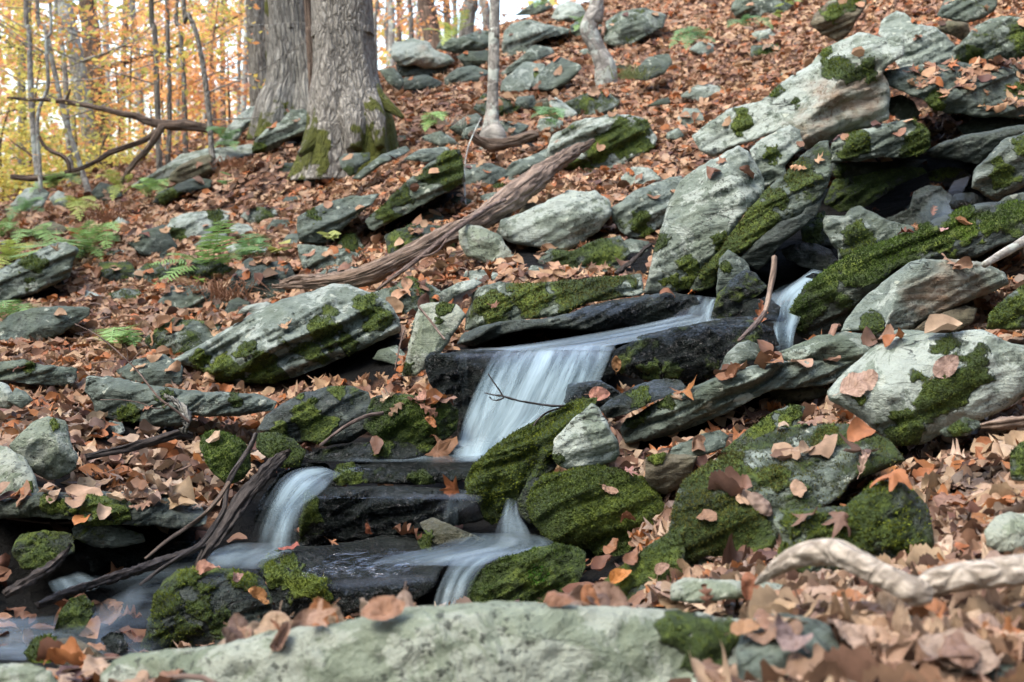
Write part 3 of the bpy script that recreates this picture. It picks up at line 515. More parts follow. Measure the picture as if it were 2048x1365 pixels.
rock|925,558 931,542 968,540 1004,549 987,562 933,562||M=p m=.1|small flat pale stone under the driftwood log, near its middle
rock|1050,549 1063,530 1086,534 1088,549||M=g m=.1|little tan stone at the back edge of the mossy layered slab
rock_slab|333,726 380,700 410,684 478,643 547,605 615,585 666,568 694,568 745,588 778,605 799,638 802,664 765,681 696,712 640,737 590,754 545,768 480,768 440,764 420,752 395,736|333,728 430,738 515,703 600,663 680,637 800,622|M=p Y=4.95 m=.25 mb=450,740,35;540,735,45;620,700,40;690,690,22;755,640,30;400,720,20;650,660,30;490,700,20;740,610,25 kt=1.6 kf=.1 ly=1.7 T=.9 fz=.6|long pale layered slab with moss patches, left of centre, over a black hollow
rock_slab|-20,548 44,518 103,489 130,482 159,501 146,530 139,557 68,588 20,604 -20,610|-20,575 60,545 155,510|M=g m=.25 mb=60,530,30 kt=1.3 kf=.25 ly=1.6 T=.9|layered grey slab under fern fronds at the left edge
rock|42,476 68,453 103,442 130,453 139,465 103,480 62,483||M=b m=.35 kf=-.3|brownish hump of rock behind the fern at the left
boulder|324,480 328,455 343,437 386,423 440,420 463,424 457,446 432,453 417,480 385,494 345,488||M=p m=.28 mb=350,480,22;430,430,16 kf=-.5|pale mossy boulder above the ferns, upper left of centre
rock_slab|381,497 410,473 451,466 460,479 429,502 393,503||M=g m=.15|thin grey stone just right of the pale mossy boulder
rock|458,458 475,446 496,449 515,464 494,480 472,476||M=p m=.08|whitish rounded stone above the tall fern
rock_slab|449,492 472,487 533,497 539,513 492,517 458,507||M=p m=.15 kf=.2|flat pale stone behind the green leafy plant
rock|562,485 574,470 595,466 603,485 581,493||M=g m=.2|small dark stone at the lower corner of the left tilted slab
rock|531,459 547,440 581,440 593,459 560,467||M=g m=.2|low grey stone between the whitish stone and the tilted slab
rock|446,628 458,603 478,595 501,604 494,623 461,631||M=d m=.25|dark olive stone below the dead fern fronds
rock|466,634 489,613 533,603 549,611 515,627 478,641||M=p m=.08|flat pale chip beside the dark olive stone
rock_slab|-20,655 20,630 60,616 130,612 182,615 180,630 140,657 110,674 60,687 27,697 10,690|-20,670 27,689 80,657 130,637 182,622|M=g m=.15 kt=1.3 kf=.3 T=.5|low slab with a shaded underside below the fern slab, left edge
rock_slab|-20,724 44,719 85,730 154,736 152,756 144,772 68,770 -20,757|-20,730 154,745|M=g Y=4.75 m=.2 mb=60,735,20 kf=-.2 ly=1.4|log-like grey slab at the left edge
rock_slab|169,780 172,753 222,753 335,776 410,784 513,787 556,805 549,821 478,832 376,835 361,852 308,852 239,842 191,832 186,802|170,757 335,786 480,795 556,812|M=g Y=4.2 m=.25 mb=260,825,25;330,790,20;470,800,16 kf=-.1 ly=1.6 kt=2|long layered grey slab propped on small stones, lower left of centre
boulder|17,891 62,845 96,832 131,842 139,880 157,915 152,937 123,957 96,959 50,937 28,907|20,890 96,870 155,915|M=f Y=3.55 m=.08 mb=107,850,10 kf=.2 ly=.3 am=.7|smooth pale angular boulder at lower left with a shaded base
boulder|-20,885 20,896 51,918 74,957 80,993 34,1008 -20,1015||M=f Y=3.4 m=.1 mb=55,980,16 ly=.3|smooth grey boulder cut by the left edge above the dark overhang
rock|-20,757 17,771 33,799 20,818 -20,814||M=p Y=4.2 m=.1|rounded pale stone cut by the left edge beneath the log-like slab
rock|12,803 31,776 51,783 67,802 44,818||M=g Y=4.15 m=.15|small dark-backed stone among leaves near the left edge
rock|179,838 208,838 217,879 191,869||M=g Y=4.1 m=.1|upright chip wedged under the left end of the long layered slab
rock|217,841 246,845 251,866 229,876||M=p Y=4.15 m=.1|pale chip wedged under the long layered slab, right of the upright chip
boulder|511,860 531,833 562,808 605,786 660,773 702,773 737,784 745,820 738,862 702,884 650,894 610,884 560,879|512,850 600,800 740,795|M=d Y=3.98 w=.4 m=.4 mb=640,850,40;600,830,30;675,782,16;560,860,20 kf=-.2 fz=.5|dark mossy ledge with leaves on top, between the two mossy mounds and the fall
boulder|398,897 403,873 425,860 452,863 480,878 500,900 502,932 485,960 455,970 425,945||h=g M=d Y=3.62 w=.3 m=.85 mb=450,890,60 fz=1.3|round cushion of dark green moss beside the dead branch's end
boulder|512,895 516,866 554,864 588,878 612,905 602,935 560,935 525,910||M=d Y=3.72 w=.3 m=.7 mb=560,890,45 fz=1|mossy mound just behind the leaning wet plank
boulder|726,856 733,826 743,795 797,787 851,790 899,800 917,820 915,860 882,890 824,894 763,887|730,810 800,797 915,812|h=g M=d Y=3.8 w=.6 m=.6 mb=790,830,50;850,850,40;760,860,30 kf=-.1 fz=1.1 lf=.15|dark mossy lump holding wet oak leaves just left of the main fall
rock_slab|595,915 640,900 700,888 760,884 900,886 940,900 930,915 900,920 680,922 640,925||M=d Y=3.72 w=.8 m=.4 mb=760,895,25;850,890,20 kt=2|low wet mossy shelf under the dark lump
boulder|490,1112 500,1060 518,1000 555,948 590,930 650,925 672,950 668,980 612,990 598,1095 560,1115||M=d Y=3.68 w=1 m=.1 fz=0|dark rock behind the left waterfall
rock_slab|-20,1038 -20,1003 30,995 78,986 200,982 330,987 400,1008 415,1036 412,1050 376,1056 308,1052 239,1052 171,1052 144,1042 68,1034|-20,1008 68,1004 137,1000 219,1005 342,1022 412,1040|M=d Y=3.12 m=.35 mb=110,1015,25;190,1020,40;240,1030,30 w=.3 kt=3 kf=.2 T=.8 ly=1.4 lf=.75 fz=.4|leaf-strewn dark overhanging ledge at lower left
rock|142,1058 164,1047 239,1051 284,1068 293,1084 239,1097 188,1097 150,1079||M=g Y=3.18 m=.35 kf=.3 T=.5|green knob of rock hanging beneath the dark overhang
boulder|22,1106 39,1068 103,1060 144,1068 150,1106 89,1142 44,1138||M=d Y=3.1 m=.6 w=.3 mb=80,1090,50 fz=.6|dark mossy rock deep under the left end of the overhang
boulder|140,1085 290,1085 376,1080 430,1090 400,1110 239,1152 191,1160 148,1130||M=d Y=3.35 w=1 m=.05 T=.5 fz=0|black wet rock in the shadow below the green knob
rock|107,1264 118,1227 142,1198 171,1190 193,1217 173,1250 156,1272 130,1282||M=d Y=2.62 w=.7 m=.5 mb=130,1230,30;160,1205,22|small dark stone with a mossy left side in the lower left pool
rock|49,1306 68,1276 96,1268 115,1277 111,1313 99,1330 62,1328||h=y M=d Y=2.45 w=.5 m=.85 mb=85,1295,35 fz=1.2|little bright mossy cushion stone at the bottom left
rock|101,1298 113,1277 150,1274 191,1300 222,1319 214,1343 137,1340 114,1335||M=b Y=2.3 w=.2 m=.1 am=.6|flat brown stone beside the little mossy cushion
rock|200,1280 222,1264 246,1266 258,1295 232,1312||M=d Y=2.5 w=.8 m=.1|small wet stone against the foot of the moss-streaked boulder
rock_slab|726,446 747,424 773,401 797,377 838,343 892,302 918,299 929,328 929,364 899,382 851,410 797,437 745,464|728,450 790,430 850,395 929,352|h=y M=g Y=7.2 m=.3 mb=900,325,45;860,350,40;800,395,35;770,425,25;910,355,25 kt=.5 kf=.25 T=.8 ly=1.2 fz=.5|tilted slab with a broad face of yellow green moss, centre of the hillside
rock_slab|593,464 595,434 640,409 700,394 762,388 742,412 702,442 662,482 640,490 600,484|594,470 660,450 760,398|M=g Y=7.3 m=.25 mb=625,425,20 kt=1 kf=.3 T=.7|grey slab overlapping the lower end of the moss-faced slab
boulder|672,493 687,470 708,466 728,491 737,506 704,515 681,507||M=g m=.5 mb=700,480,22|round greenish stone in the leaves below the two tilted slabs
boulder|993,464 1000,440 1043,426 1070,413 1138,382 1193,382 1219,402 1223,430 1195,462 1158,490 1135,503 1104,498 1070,496 1029,490 1000,476|995,455 1060,450 1150,420 1222,425|M=p Y=6.3 m=.12 kt=1.3 kf=.1 am=1 ly=.4 T=.6|round whitish pitted boulder right of the driftwood log
boulder|1222,419 1275,378 1309,365 1362,350 1372,380 1345,430 1320,457 1292,476 1258,476 1239,463 1226,442||M=p Y=6.4 m=.35 mb=1280,450,30 kf=-.1|lichen and moss mottled boulder between the whitish boulder and the tall slab
boulder|1080,544 1075,519 1102,496 1140,503 1200,478 1241,472 1262,508 1243,538 1200,552 1138,550 1097,546||M=g Y=5.9 m=.5 mb=1130,525,35;1200,510,40 kf=-.2 fz=.3|dark mossy boulder beneath the whitish boulder
rock|1239,486 1262,477 1299,483 1294,503 1255,508||M=g Y=6.2 m=.3|small mossy stone under the mottled boulder
boulder|916,461 931,449 961,453 1002,470 1014,491 1041,525 1000,536 968,526 933,512 918,486|918,465 980,485 1041,510|M=f Y=5.95 m=.12 kt=1 kf=.1 ly=.3|boxy pale stone propping the driftwood log
rock|1037,428 1046,409 1067,405 1079,414 1069,426||M=b m=.1 Y=6.9|small buff stone touching the driftwood log's right side
rock|954,408 961,391 988,384 1014,389 997,405 968,416||M=g m=.3 Y=7.6|small dome stone left of the driftwood log's upper part
rock|972,380 992,367 1022,371 1021,388 978,388||M=g m=.7 mb=995,378,25 Y=8.0|small green mossy stone above the little dome stone
boulder|1092,297 1102,272 1149,244 1207,230 1258,227 1292,237 1315,273 1308,303 1275,320 1241,334 1207,344 1166,347 1138,340 1099,330|1094,300 1160,262 1250,245 1313,275|M=p Y=8.2 m=.42 mb=1200,300,30;1250,270,35;1170,335,25;1280,250,22;1130,320,20;1290,290,18 kt=1.2 kf=.05 T=.8 fz=.4|big rounded boulder mottled white and green behind the driftwood tip
rock_slab|990,364 1020,327 1070,309 1101,295 1123,292 1086,330 1070,357 1036,371||M=g Y=8.2 m=.12 kt=1.8|flat pinkish grey slab behind the driftwood log
rock_slab|1001,185 1003,163 1051,123 1091,130 1086,150 1065,168 1060,183 1022,188|1000,186 1060,186 1091,155|M=p Y=11.2 m=.12 mb=1075,150,8 kt=1.1 ly=.1 am=.3 T=.3|left of two flat tilted pale slabs on the upper slope
rock_slab|1061,168 1091,133 1118,112 1161,129 1164,137 1134,169 1094,184 1068,178|1061,174 1096,178 1163,136|M=g Y=11 m=.05 kt=1.1 ly=.1 am=.3 T=.3|right of two flat tilted slabs on the upper slope, split by a crack
rock|1034,195 1068,190 1077,215 1036,221 1030,205||M=g Y=10.2 m=.15|square grey stone below the two tilted slabs
rock_slab|1095,205 1111,193 1154,226 1151,234 1128,239|1095,207 1130,236 1153,230|M=p Y=10 m=.1 am=.2 ly=.1|oblong pale block leaning below the split slab
rock|1068,205 1095,195 1101,217 1117,232 1087,241 1072,222||M=b Y=10.1 m=.5|mossy brown stone between the square stone and the oblong block
rock|1072,255 1080,237 1104,234 1127,243 1123,262 1087,269||M=p Y=9.2 m=.2|pale lichen stone by the low fern
rock|897,258 927,234 954,225 966,239 944,255 920,272||M=g Y=9.8 m=.12|blue grey stone left of the pale thin tree
rock|918,282 927,259 954,247 970,260 950,275||M=g Y=9.4 m=.12|grey stone touching the pale thin tree's root log
rock|843,275 879,261 906,276 922,291 882,296 849,282||M=p Y=9.2 m=.1|light stone alone above the moss-faced slab
rock_slab|702,357 763,309 810,292 822,301 763,330 721,361||M=g Y=8.7 m=.05 kt=3|long thin flat stone sunk in leaves under the great tree
rock_slab|805,320 841,299 892,292 901,301 865,327 824,323||M=g Y=8.3 m=.08 kt=2|flat grey plate just above the moss-faced slab
rock|678,316 690,308 740,304 740,320 717,335 714,347 700,354 681,337||M=g Y=8.7 m=.4 mb=695,345,16|dark stone with mossy foot in the leaves below the great tree
boulder|778,105 788,86 824,77 858,83 865,97 899,111 911,123 896,132 851,139 827,132 797,132 784,118|778,110 860,115 911,122|M=p Y=13.2 m=.2 rb=850,128,25 kf=.4 T=1|lichen-white overhanging boulder right of the great tree
rock|797,150 790,128 851,130 905,122 884,150 840,155 800,152||M=d Y=13.3 m=.1|shadowed stone under the lichen-white overhang
rock|757,139 788,135 812,164 799,183 774,166||M=g Y=12.4 m=.1|dark shelf stone beside the great tree's roots
rock|808,156 851,149 888,164 874,180 831,183 808,180||M=d Y=12.2 m=.15|teal grey stone below the shadowed one
rock|870,98 882,78 913,75 954,63 983,61 985,89 961,101 913,108||M=g Y=14 m=.35 kf=.1|mossy lichened boulder on the skyline behind the pale thin tree
rock|913,115 933,101 980,101 985,130 968,139 931,135||M=d Y=13 m=.2 kf=.4|dark cleft stone left of the pale thin tree
rock|887,156 916,135 954,131 980,144 954,163 920,170 890,173||M=g Y=12.2 m=.25|low mottled stone in front of the dark cleft
boulder|1003,118 1007,66 1022,49 1050,39 1104,49 1140,58 1137,68 1091,77 1070,87 1043,122 1022,125|1003,80 1050,60 1140,62|M=p Y=13.6 m=.3 kf=-.1 T=1|big lichen-covered block just right of the pale thin tree
rock_slab|1000,146 1043,111 1070,89 1104,97 1110,106 1072,122 1038,139 1005,159||M=g Y=12.3 m=.1 kt=1.2|sloping grey slab above the two flat tilted ones
rock|1027,32 1063,8 1097,1 1106,14 1084,29 1034,32||M=g Y=16 m=.15|thin stone at the top edge behind the lichen-covered block
boulder|1102,36 1115,12 1138,1 1162,8 1175,31 1152,46 1115,43||M=p Y=15.5 m=.12|white lichen boulder at the top edge, left of the crooked tree
rock|1140,50 1180,30 1205,50 1200,75 1160,78 1140,68||M=g Y=14 m=.3|mossy stone directly left of the crooked tree
boulder|1208,84 1212,42 1241,22 1292,15 1332,30 1325,57 1282,81 1262,91 1227,94||M=g Y=13.2 m=.4 kf=.05 T=.9|wide dark green boulder right of the crooked tree
rock|1270,139 1296,114 1337,107 1346,126 1328,149 1292,163 1268,159||M=g Y=10.8 m=.35|dark stone with a grass tuft on its left, upper slope
rock|1290,216 1311,202 1337,193 1342,208||M=d Y=9.6 m=.1|thin dark stone poking out of the leaves, upper slope right
rock|1331,279 1333,266 1357,256 1369,273 1357,281||M=g Y=8.3 m=.2|small grey stone right of the mottled boulder
rock|445,272 456,251 478,230 506,212 535,218 532,229 495,248 480,275 454,292 432,285||M=p Y=11.5 m=.3 kf=-.3|pale sloping rock left of the two great trees
boulder|504,310 507,283 531,258 558,244 579,220 608,218 627,232 627,255 610,272 581,275 560,292 533,306|505,300 560,262 627,235|M=g Y=10.6 m=.3 mb=515,300,18 kf=.3 kt=.5 T=.7|leaning boulder overhanging a black gap between the great trees
rock_slab|508,289 420,298 359,308 340,325 308,343 261,372 280,378 318,364 342,357 376,337 430,327 511,309||M=p Y=11.4 m=.2 kt=2|long pale slab on the skyline left of the great trees
rock|336,364 340,345 369,326 403,312 422,306 426,344 410,357 390,357 362,371||M=b Y=10.8 m=.1 kf=.2|brown rock behind the mossy-barked thin tree
rock_slab|306,405 318,385 342,374 393,353 426,360 424,375 403,378 359,388 355,398 328,412||M=d Y=10.2 m=.3 mb=330,398,24 kf=.2|dark slab with a mossy end at the foot of the mossy-barked thin tree
rock|620,214 622,206 645,203 645,232 626,240||M=p Y=10 m=.1|white stone peeking between the great trees
rock|18,412 51,378 79,374 101,386 87,412 61,426||M=p m=.1 Y=11.5|pale blocky rock at the far left beyond the ferns
rock|97,398 116,381 137,391 135,412 113,419||M=p m=.1 Y=11.3|second pale rock at the far left, right of the blocky one
"""
for _i, _l in enumerate([l for l in RD.strip().splitlines() if l.strip()]):
    build_rock(*_l.split("|"), 100 + _i * 7)

_rs = np.random.default_rng(61); _nst = 0; _gu, _gv = np.meshgrid(np.arange(-40, 2100, 12.), np.arange(-40, 1000, 12.)); _occ = inpoly(_gu, _gv, STREAM); _gf = (_gu.ravel(), _gv.ravel())
def _mark(q):
    global _occ
    k = ((_gf[0] > q[:, 0].min() - 30) & (_gf[0] < q[:, 0].max() + 30) & (_gf[1] > q[:, 1].min() - 30) & (_gf[1] < q[:, 1].max() + 30)).nonzero()[0]
    a, b = _gf[0][k], _gf[1][k]; o = _occ.ravel().copy(); o[k] |= inpoly(a, b, q) | (polydist(a, b, q) < 18); _occ = o.reshape(_occ.shape)
for R_ in ROCKS: _mark(R_['poly'])
_try = 0
while _nst < 46:
    _u = _rs.uniform(-10, 2050); _v = _rs.uniform(60, 860)
    _try += 1
    if _try > 5000: break
    if _occ[int((_v + 40) / 12), int((_u + 40) / 12)]: continue
    _d = float(gd(_u, _v))
    if _d > 16 or (_u > 1000 and _v > 600) or (_v < 380 and _u < 520) or _v < 300 - .45 * _u + 60: continue
    _r = _rs.uniform(.03, .16) * F / _d; _a = np.linspace(0, 6.283, 7)[:-1] + _rs.uniform(-.4, .4, 6); _rr = _r * _rs.uniform(.6, 1.3, 6)
    _o = " ".join(f"{_u + math.cos(a) * r * 1.4:.0f},{_v + math.sin(a) * r * .7:.0f}" for a, r in zip(_a, _rr))
    _m = "gpgd"[_nst % 4]; _wd = ("upper slope" if _v < 330 else "middle slope" if _v < 560 else "lower slope") + (", left part" if _u < 560 else ", central part" if _u < 1150 else ", right part")
    build_rock("stone", _o, "", f"M={_m} m={.1 + .2 * (_nst % 3):.2f} lf=.25 kf=-.2", f"small {dict(g='grey', p='pale', d='dark')[_m]} stone half buried in the leaves of the {_wd}", 9000 + _nst)
    ROCKS[-1]['o']["group"] = "small stones half buried in the leaves"; _mark(P2(_o)); _nst += 1
# ---------------------------------------------------------------- wood: tubes, logs, branches, trees
def bark_mat(name, dark, mid, light, vs=0.16, sc=22, lich=0.0, bump=0.02, pale=(0.34, 0.38, 0.33), rough=0.9):
    g = NG(name); co = g.attr("barkco").outputs["Vector"]
    p = g.mapv(co, sc=(1, 1, vs)); n = g.noise(p, sc, 6, 0.65, 0.4); n2 = g.noise(co, 6, 4, 0.6); n3 = g.noise(co, 60, 4, 0.7)
    v = g.voro(g.mix(0.06, p, g.noise(p, 12, 3, 0.6, col=True)), sc * 1.1, feature='DISTANCE_TO_EDGE')
    c = g.ramp(g.math('ADD', g.math('MULTIPLY', n, 0.7), g.math('MULTIPLY', n3, 0.3)), (0.32, dark), (0.5, mid), (0.68, light))
    c = g.mix(g.step(v, 0.0, 0.14, 0.5, 0), c, tuple(x * 0.5 for x in dark))
    if lich: c = g.mix(g.math('MULTIPLY', g.step(g.math('ADD', n2, g.math('MULTIPLY', n3, 0.2)), 0.72 - lich, 0.76 - lich), 0.8), c, pale)
    a = g.sep(g.attr("paint").outputs["Color"])
    mm = g.step(g.math('ADD', g.math('SUBTRACT', g.noise(co, 12, 5, 0.7), 0.5), g.math('MULTIPLY_ADD', a[0], 1.1, -0.5)), -0.04, 0.1); mm = g.math('MULTIPLY', mm, g.step(a[0], 0.02, 0.1))
    c = g.mix(mm, c, g.mix(g.noise(co, 40, 4, 0.7), (0.018, 0.028, 0.006), (0.13, 0.14, 0.018)))
    c = g.mix(g.math('MULTIPLY', a[1], 0.75), c, (0.015, 0.012, 0.01))
    h = g.math('ADD', g.math('MULTIPLY', g.step(v, 0, 0.3), 0.8), g.math('ADD', n, g.math('MULTIPLY', n3, 0.4)))
    h = g.math('ADD', h, g.math('MULTIPLY', mm, g.noise(co, 70, 4, 0.8)))
    r = g.step(a[1], 0, 1, rough, 0.3)
    return g.out(c, r, g.bump(h, 0.9, bump), Specular_IOR_Level=0.35)
MAT['bark_grey'] = bark_mat("furrowed_grey_bark", (0.05, 0.048, 0.04), (0.21, 0.205, 0.175), (0.36, 0.36, 0.315), 0.16, 38, 0.0)
MAT['bark_big'] = bark_mat("great_tree_bark", (0.05, 0.045, 0.035), (0.24, 0.228, 0.19), (0.40, 0.385, 0.33), 0.30, 38, 0.0)
MAT['bark_pale'] = bark_mat("smooth_pale_bark", (0.10, 0.095, 0.08), (0.24, 0.23, 0.20), (0.40, 0.39, 0.34), 0.8, 14, 0.1, 0.006)
MAT['bark_brown'] = bark_mat("brown_bark", (0.035, 0.026, 0.018), (0.12, 0.085, 0.06), (0.20, 0.15, 0.11), 0.2, 18, 0.0)
MAT['bark_dark'] = bark_mat("dark_wet_bark", (0.012, 0.01, 0.008), (0.04, 0.032, 0.027), (0.10, 0.085, 0.075), 0.12, 40, 0.0, 0.012)
MAT['drift'] = bark_mat("driftwood", (0.07, 0.05, 0.035), (0.20, 0.145, 0.105), (0.33, 0.26, 0.20), 0.06, 34, 0.0, 0.012)
MAT['twig'] = bark_mat("twig_bark", (0.05, 0.035, 0.028), (0.13, 0.09, 0.07), (0.24, 0.19, 0.155), 0.2, 60, 0.0, 0.004)
MAT['peel'] = bark_mat("peeling_pale_bark", (0.15, 0.12, 0.085), (0.36, 0.32, 0.26), (0.54, 0.49, 0.41), 0.9, 32, 0.0, 0.007)
def tube(name, P, R, mat, parent=None, seg=10, rows=None, ridge=0.0, lump=0.08, seed=0, moss=None, wet=0.0, kr=5, flat=1.0, cap=True, origin=None, flare=None):
    P = np.asarray(P, float); R = np.asarray(R, float)
    rows = rows or max(6, len(P) * 4); C = catmull(P, rows); r = catmull(R[:, None], rows)[:, 0]; r = np.maximum(r, 1e-4)
    T = np.gradient(C, axis=0); T /= np.linalg.norm(T, axis=1)[:, None] + 1e-9
    ref = np.array([0, 1.0, 0]) if abs(T[0] @ [0, 1.0, 0]) < .9 else np.array([1.0, 0, 0]); N = [np.cross(T[0], ref)]
    for i in range(1, rows):
        a = N[-1] - T[i] * (N[-1] @ T[i]); N.append(a)
    N = np.array(N); N /= np.linalg.norm(N, axis=1)[:, None] + 1e-9; B = np.cross(T, N)
    L = np.concatenate([[0], np.cumsum(np.linalg.norm(np.diff(C, axis=0), axis=1))])
    th = np.linspace(0, 2 * math.pi, seg, endpoint=False); TH, II = np.meshgrid(th, np.arange(rows))
    rr = r[:, None] * np.ones_like(TH); LL = L[:, None] * np.ones_like(TH); rb = float(np.median(r))
    q = np.c_[(np.cos(TH)).ravel() * 1.1, (np.sin(TH)).ravel() * 1.1, (LL / (rb * 3.5)).ravel()]
    rr = rr * (1 + lump * fbm(q, 1.0, 3, seed).reshape(rr.shape))
    if ridge: rr = rr - ridge * np.abs(fbm(np.c_[np.cos(TH).ravel() * kr, np.sin(TH).ravel() * kr, (LL / rb * 0.5).ravel()], 1.0, 2, seed + 5)).reshape(rr.shape)
    if flare is not None: rr = rr * flare(TH, LL / L[-1])
    V = C[:, None, :] + (np.cos(TH) * rr)[..., None] * N[:, None, :] + (np.sin(TH) * rr * flat)[..., None] * B[:, None, :]
    V = V.reshape(-1, 3); bc = np.c_[(np.cos(TH) * rb).ravel(), (np.sin(TH) * rb).ravel(), LL.ravel()] + seed * .37
    i = np.arange(rows - 1)[:, None] * seg; j = np.arange(seg)[None]; k = (j + 1) % seg
    Q = np.stack([i + j, i + k, i + seg + k, i + seg + j], -1).reshape(-1, 4).tolist()
    n = len(V)
    if cap: Q += [list(range(seg))[::-1], list(range(n - seg, n))]
    pa = np.zeros((n, 4)); pa[:, 1] = wet; pa[:, 3] = 1
    if moss is not None: m_ = moss(V, TH.ravel(), (LL / L[-1]).ravel()); pa[:, 0] = np.clip(m_ + np.where(m_ > .02, .45, 0) * fbm(V, 5.5, 4, seed, .65), 0, 1)
    o = mesh(name, V, Q, mat, parent=parent, attrs={"paint": pa}, origin=origin if origin is not None else (P[0] if parent is None else None))
    a = o.data.attributes.new("barkco", 'FLOAT_VECTOR', 'POINT'); a.data.foreach_set("vector", bc.astype(np.float32).ravel())
    return o
def pxpath(s, D=None, lift=0.0):
    """'u,v,w[,D]' list -> points, radii; with no depth given it lies on the ground seen there"""
    Q = [[float(x) for x in t.split(",")] for t in s.split()]; P, R = [], []
    for i, q in enumerate(Q):
        d = q[3] if len(q) > 3 else (D if D is not None and not callable(D) else float(gd(q[0], q[1])) - lift)
        P.append(px(q[0], q[1], d)); R.append(q[2] / 2 * d / F)
    return np.array(P), np.array(R)
def wood(name, s, mat, label, cat, D=None, group=None, **k):
    P, R = pxpath(s, D); P[:, 1] += 0; o = tube(name, P, R, MAT[mat], seed=len(bpy.data.objects), **k); tag(o, label, cat, group); return o
# --- great trees
def great_tree(name, s, D, mat, label, flare=None, roots=(), mossf=None, seg=90, rows=110, ridge=0.010, kr=9, group=None):
    q_ = s.split()[-1].split(","); Dg = min(float(gd(float(q_[0]), float(q_[1]))) - float(q_[2]) / 2 * D / F, D * 1.06); kD = Dg / D; P, R = pxpath(s, Dg)
    P = P[::-1]; R = R[::-1]
    t = empty(name, P[0]); tag(t, label, "tree", group)
    P = np.vstack([P, P[-1] + (P[-1] - P[-2]) / np.linalg.norm(P[-1] - P[-2]) * 3.5]); R = np.append(R, R[-1] * .8)
    P = np.vstack([P[0] - [0, 0, .25], P]); R = np.insert(R, 0, R[0] * 1.12)
    tr = tube("trunk", P, R, MAT[mat], parent=t, seg=seg, rows=rows, ridge=ridge, lump=.07, kr=kr, moss=mossf, seed=len(s), flare=flare)
    for k, (rs_, dd) in enumerate(roots):
        rp, rr_ = pxpath(' '.join(','.join(t.split(',')[:3] + [str(float(t.split(',')[3]) * kD)]) for t in rs_.split()), dd); tube("root", rp, rr_, MAT[mat], parent=t, seg=20, rows=30, ridge=.008, lump=.15, moss=mossf, seed=k + 31)
    return t
def mossy_base(u0, u1, v0, r):
    def f(V, TH, L):
        u, v, d = proj(V); return np.clip((v - v0) / r, 0, 1) * ((u > u0) & (u < u1)) * 0.55
    return f
fl = lambda TH, L: 1 + 0.55 * np.exp(-L * 9) * (0.55 + 0.45 * np.cos(TH * 5 + 1.2))
great_tree("great_tree", "683,-30,112 686,60,114 690,140,120 694,200,136 700,250,146 700,288,150", 9.3, 'bark_big', "greatest tree trunk with flaring mossy foot, right of the pair", fl,
  [("722,110,30,9.34 738,165,40,9.28 760,200,30,9.2 790,222,18,9.14 806,236,8,9.1", None), ("712,120,50,9.3 730,190,60,9.2 748,235,50,9.1 756,265,36,9.05 760,295,20,9.0", None),
   ("672,120,50,9.32 660,200,56,9.25 645,250,46,9.15 624,285,30,9.08 600,310,14,9.0", None), ("698,140,60,9.25 704,220,62,9.12 708,260,52,9.04 708,300,34,9.0", None)],
  lambda V, TH, L: (lambda u, v: np.maximum(np.clip((v - 140) / 90, 0, 1) * np.clip((u - 715) / 30, 0, 1) * .66, np.maximum(np.clip((v - 190) / 90, 0, 1) * np.clip((668 - u) / 20, 0, 1) * .72, np.clip((v - 215) / 60, 0, 1) * np.clip((u - 695) / 20, 0, 1) * .72)))(*proj(V)[:2]))
great_tree("great_tree", "575,-30,84 584,60,92 590,120,98 592,170,104 588,215,125", 10.6, 'bark_grey', "pale deeply furrowed tree trunk, left of the great pair", fl,
  [("572,110,30,10.62 560,165,40,10.56 546,200,34,10.5 528,222,18,10.42", None)], mossy_base(400, 600, 190, 60), ridge=.014)
great_tree("grey_tree", "510,-30,42 515,60,44 520,130,46 524,215,50", 12.2, 'bark_grey', "grey trunk just left of the furrowed great tree", seg=40, rows=50, ridge=.01)
great_tree("grey_tree", "541,-30,26 543,60,27 546,130,28 549,205,30", 11.4, 'bark_grey', "narrow lichen-spotted trunk against the furrowed tree's left side", None, (), lambda V, TH, L: 0.42 + 0 * TH, seg=28, rows=50, ridge=.008)
great_tree("grey_tree", "613,-30,16 619,60,17 624,140,18 629,212,22", 9.9, 'bark_brown', "slender trunk rising between the two great trees", seg=24, rows=50, ridge=.004)
great_tree("grey_tree", "640,-30,60 642,60,60 644,140,62 646,215,64", 12.6, 'bark_grey', "trunk half hidden behind the great tree and the slender trunk", seg=40, rows=50, ridge=.01)
great_tree("pale_thin_tree", "990,-30,21 989,60,22 988,130,22 986,200,24 985,245,32 988,278,56", 8.7, 'bark_pale', "slim pale mottled tree standing on an exposed root", lambda TH, L: 1 + .3 * np.exp(-L * 10) * np.cos(TH * 3), seg=28, rows=70, ridge=.004)
great_tree("crooked_tree", "1197,-30,30 1193,15,31 1181,45,35 1178,62,37 1192,95,34 1205,122,40 1212,142,46", 10.8, 'bark_pale', "crooked pale tree with a bulge, upper slope", seg=28, rows=60, ridge=.008)
wood("root_log", "938,268,16 958,281,22 990,288,26 1030,281,22 1062,272,20 1078,270,12", 'bark_brown', "dark exposed root log with a hollow beneath, under the pale thin tree", "log", D=8.55, seg=18, ridge=.01, lump=.25)
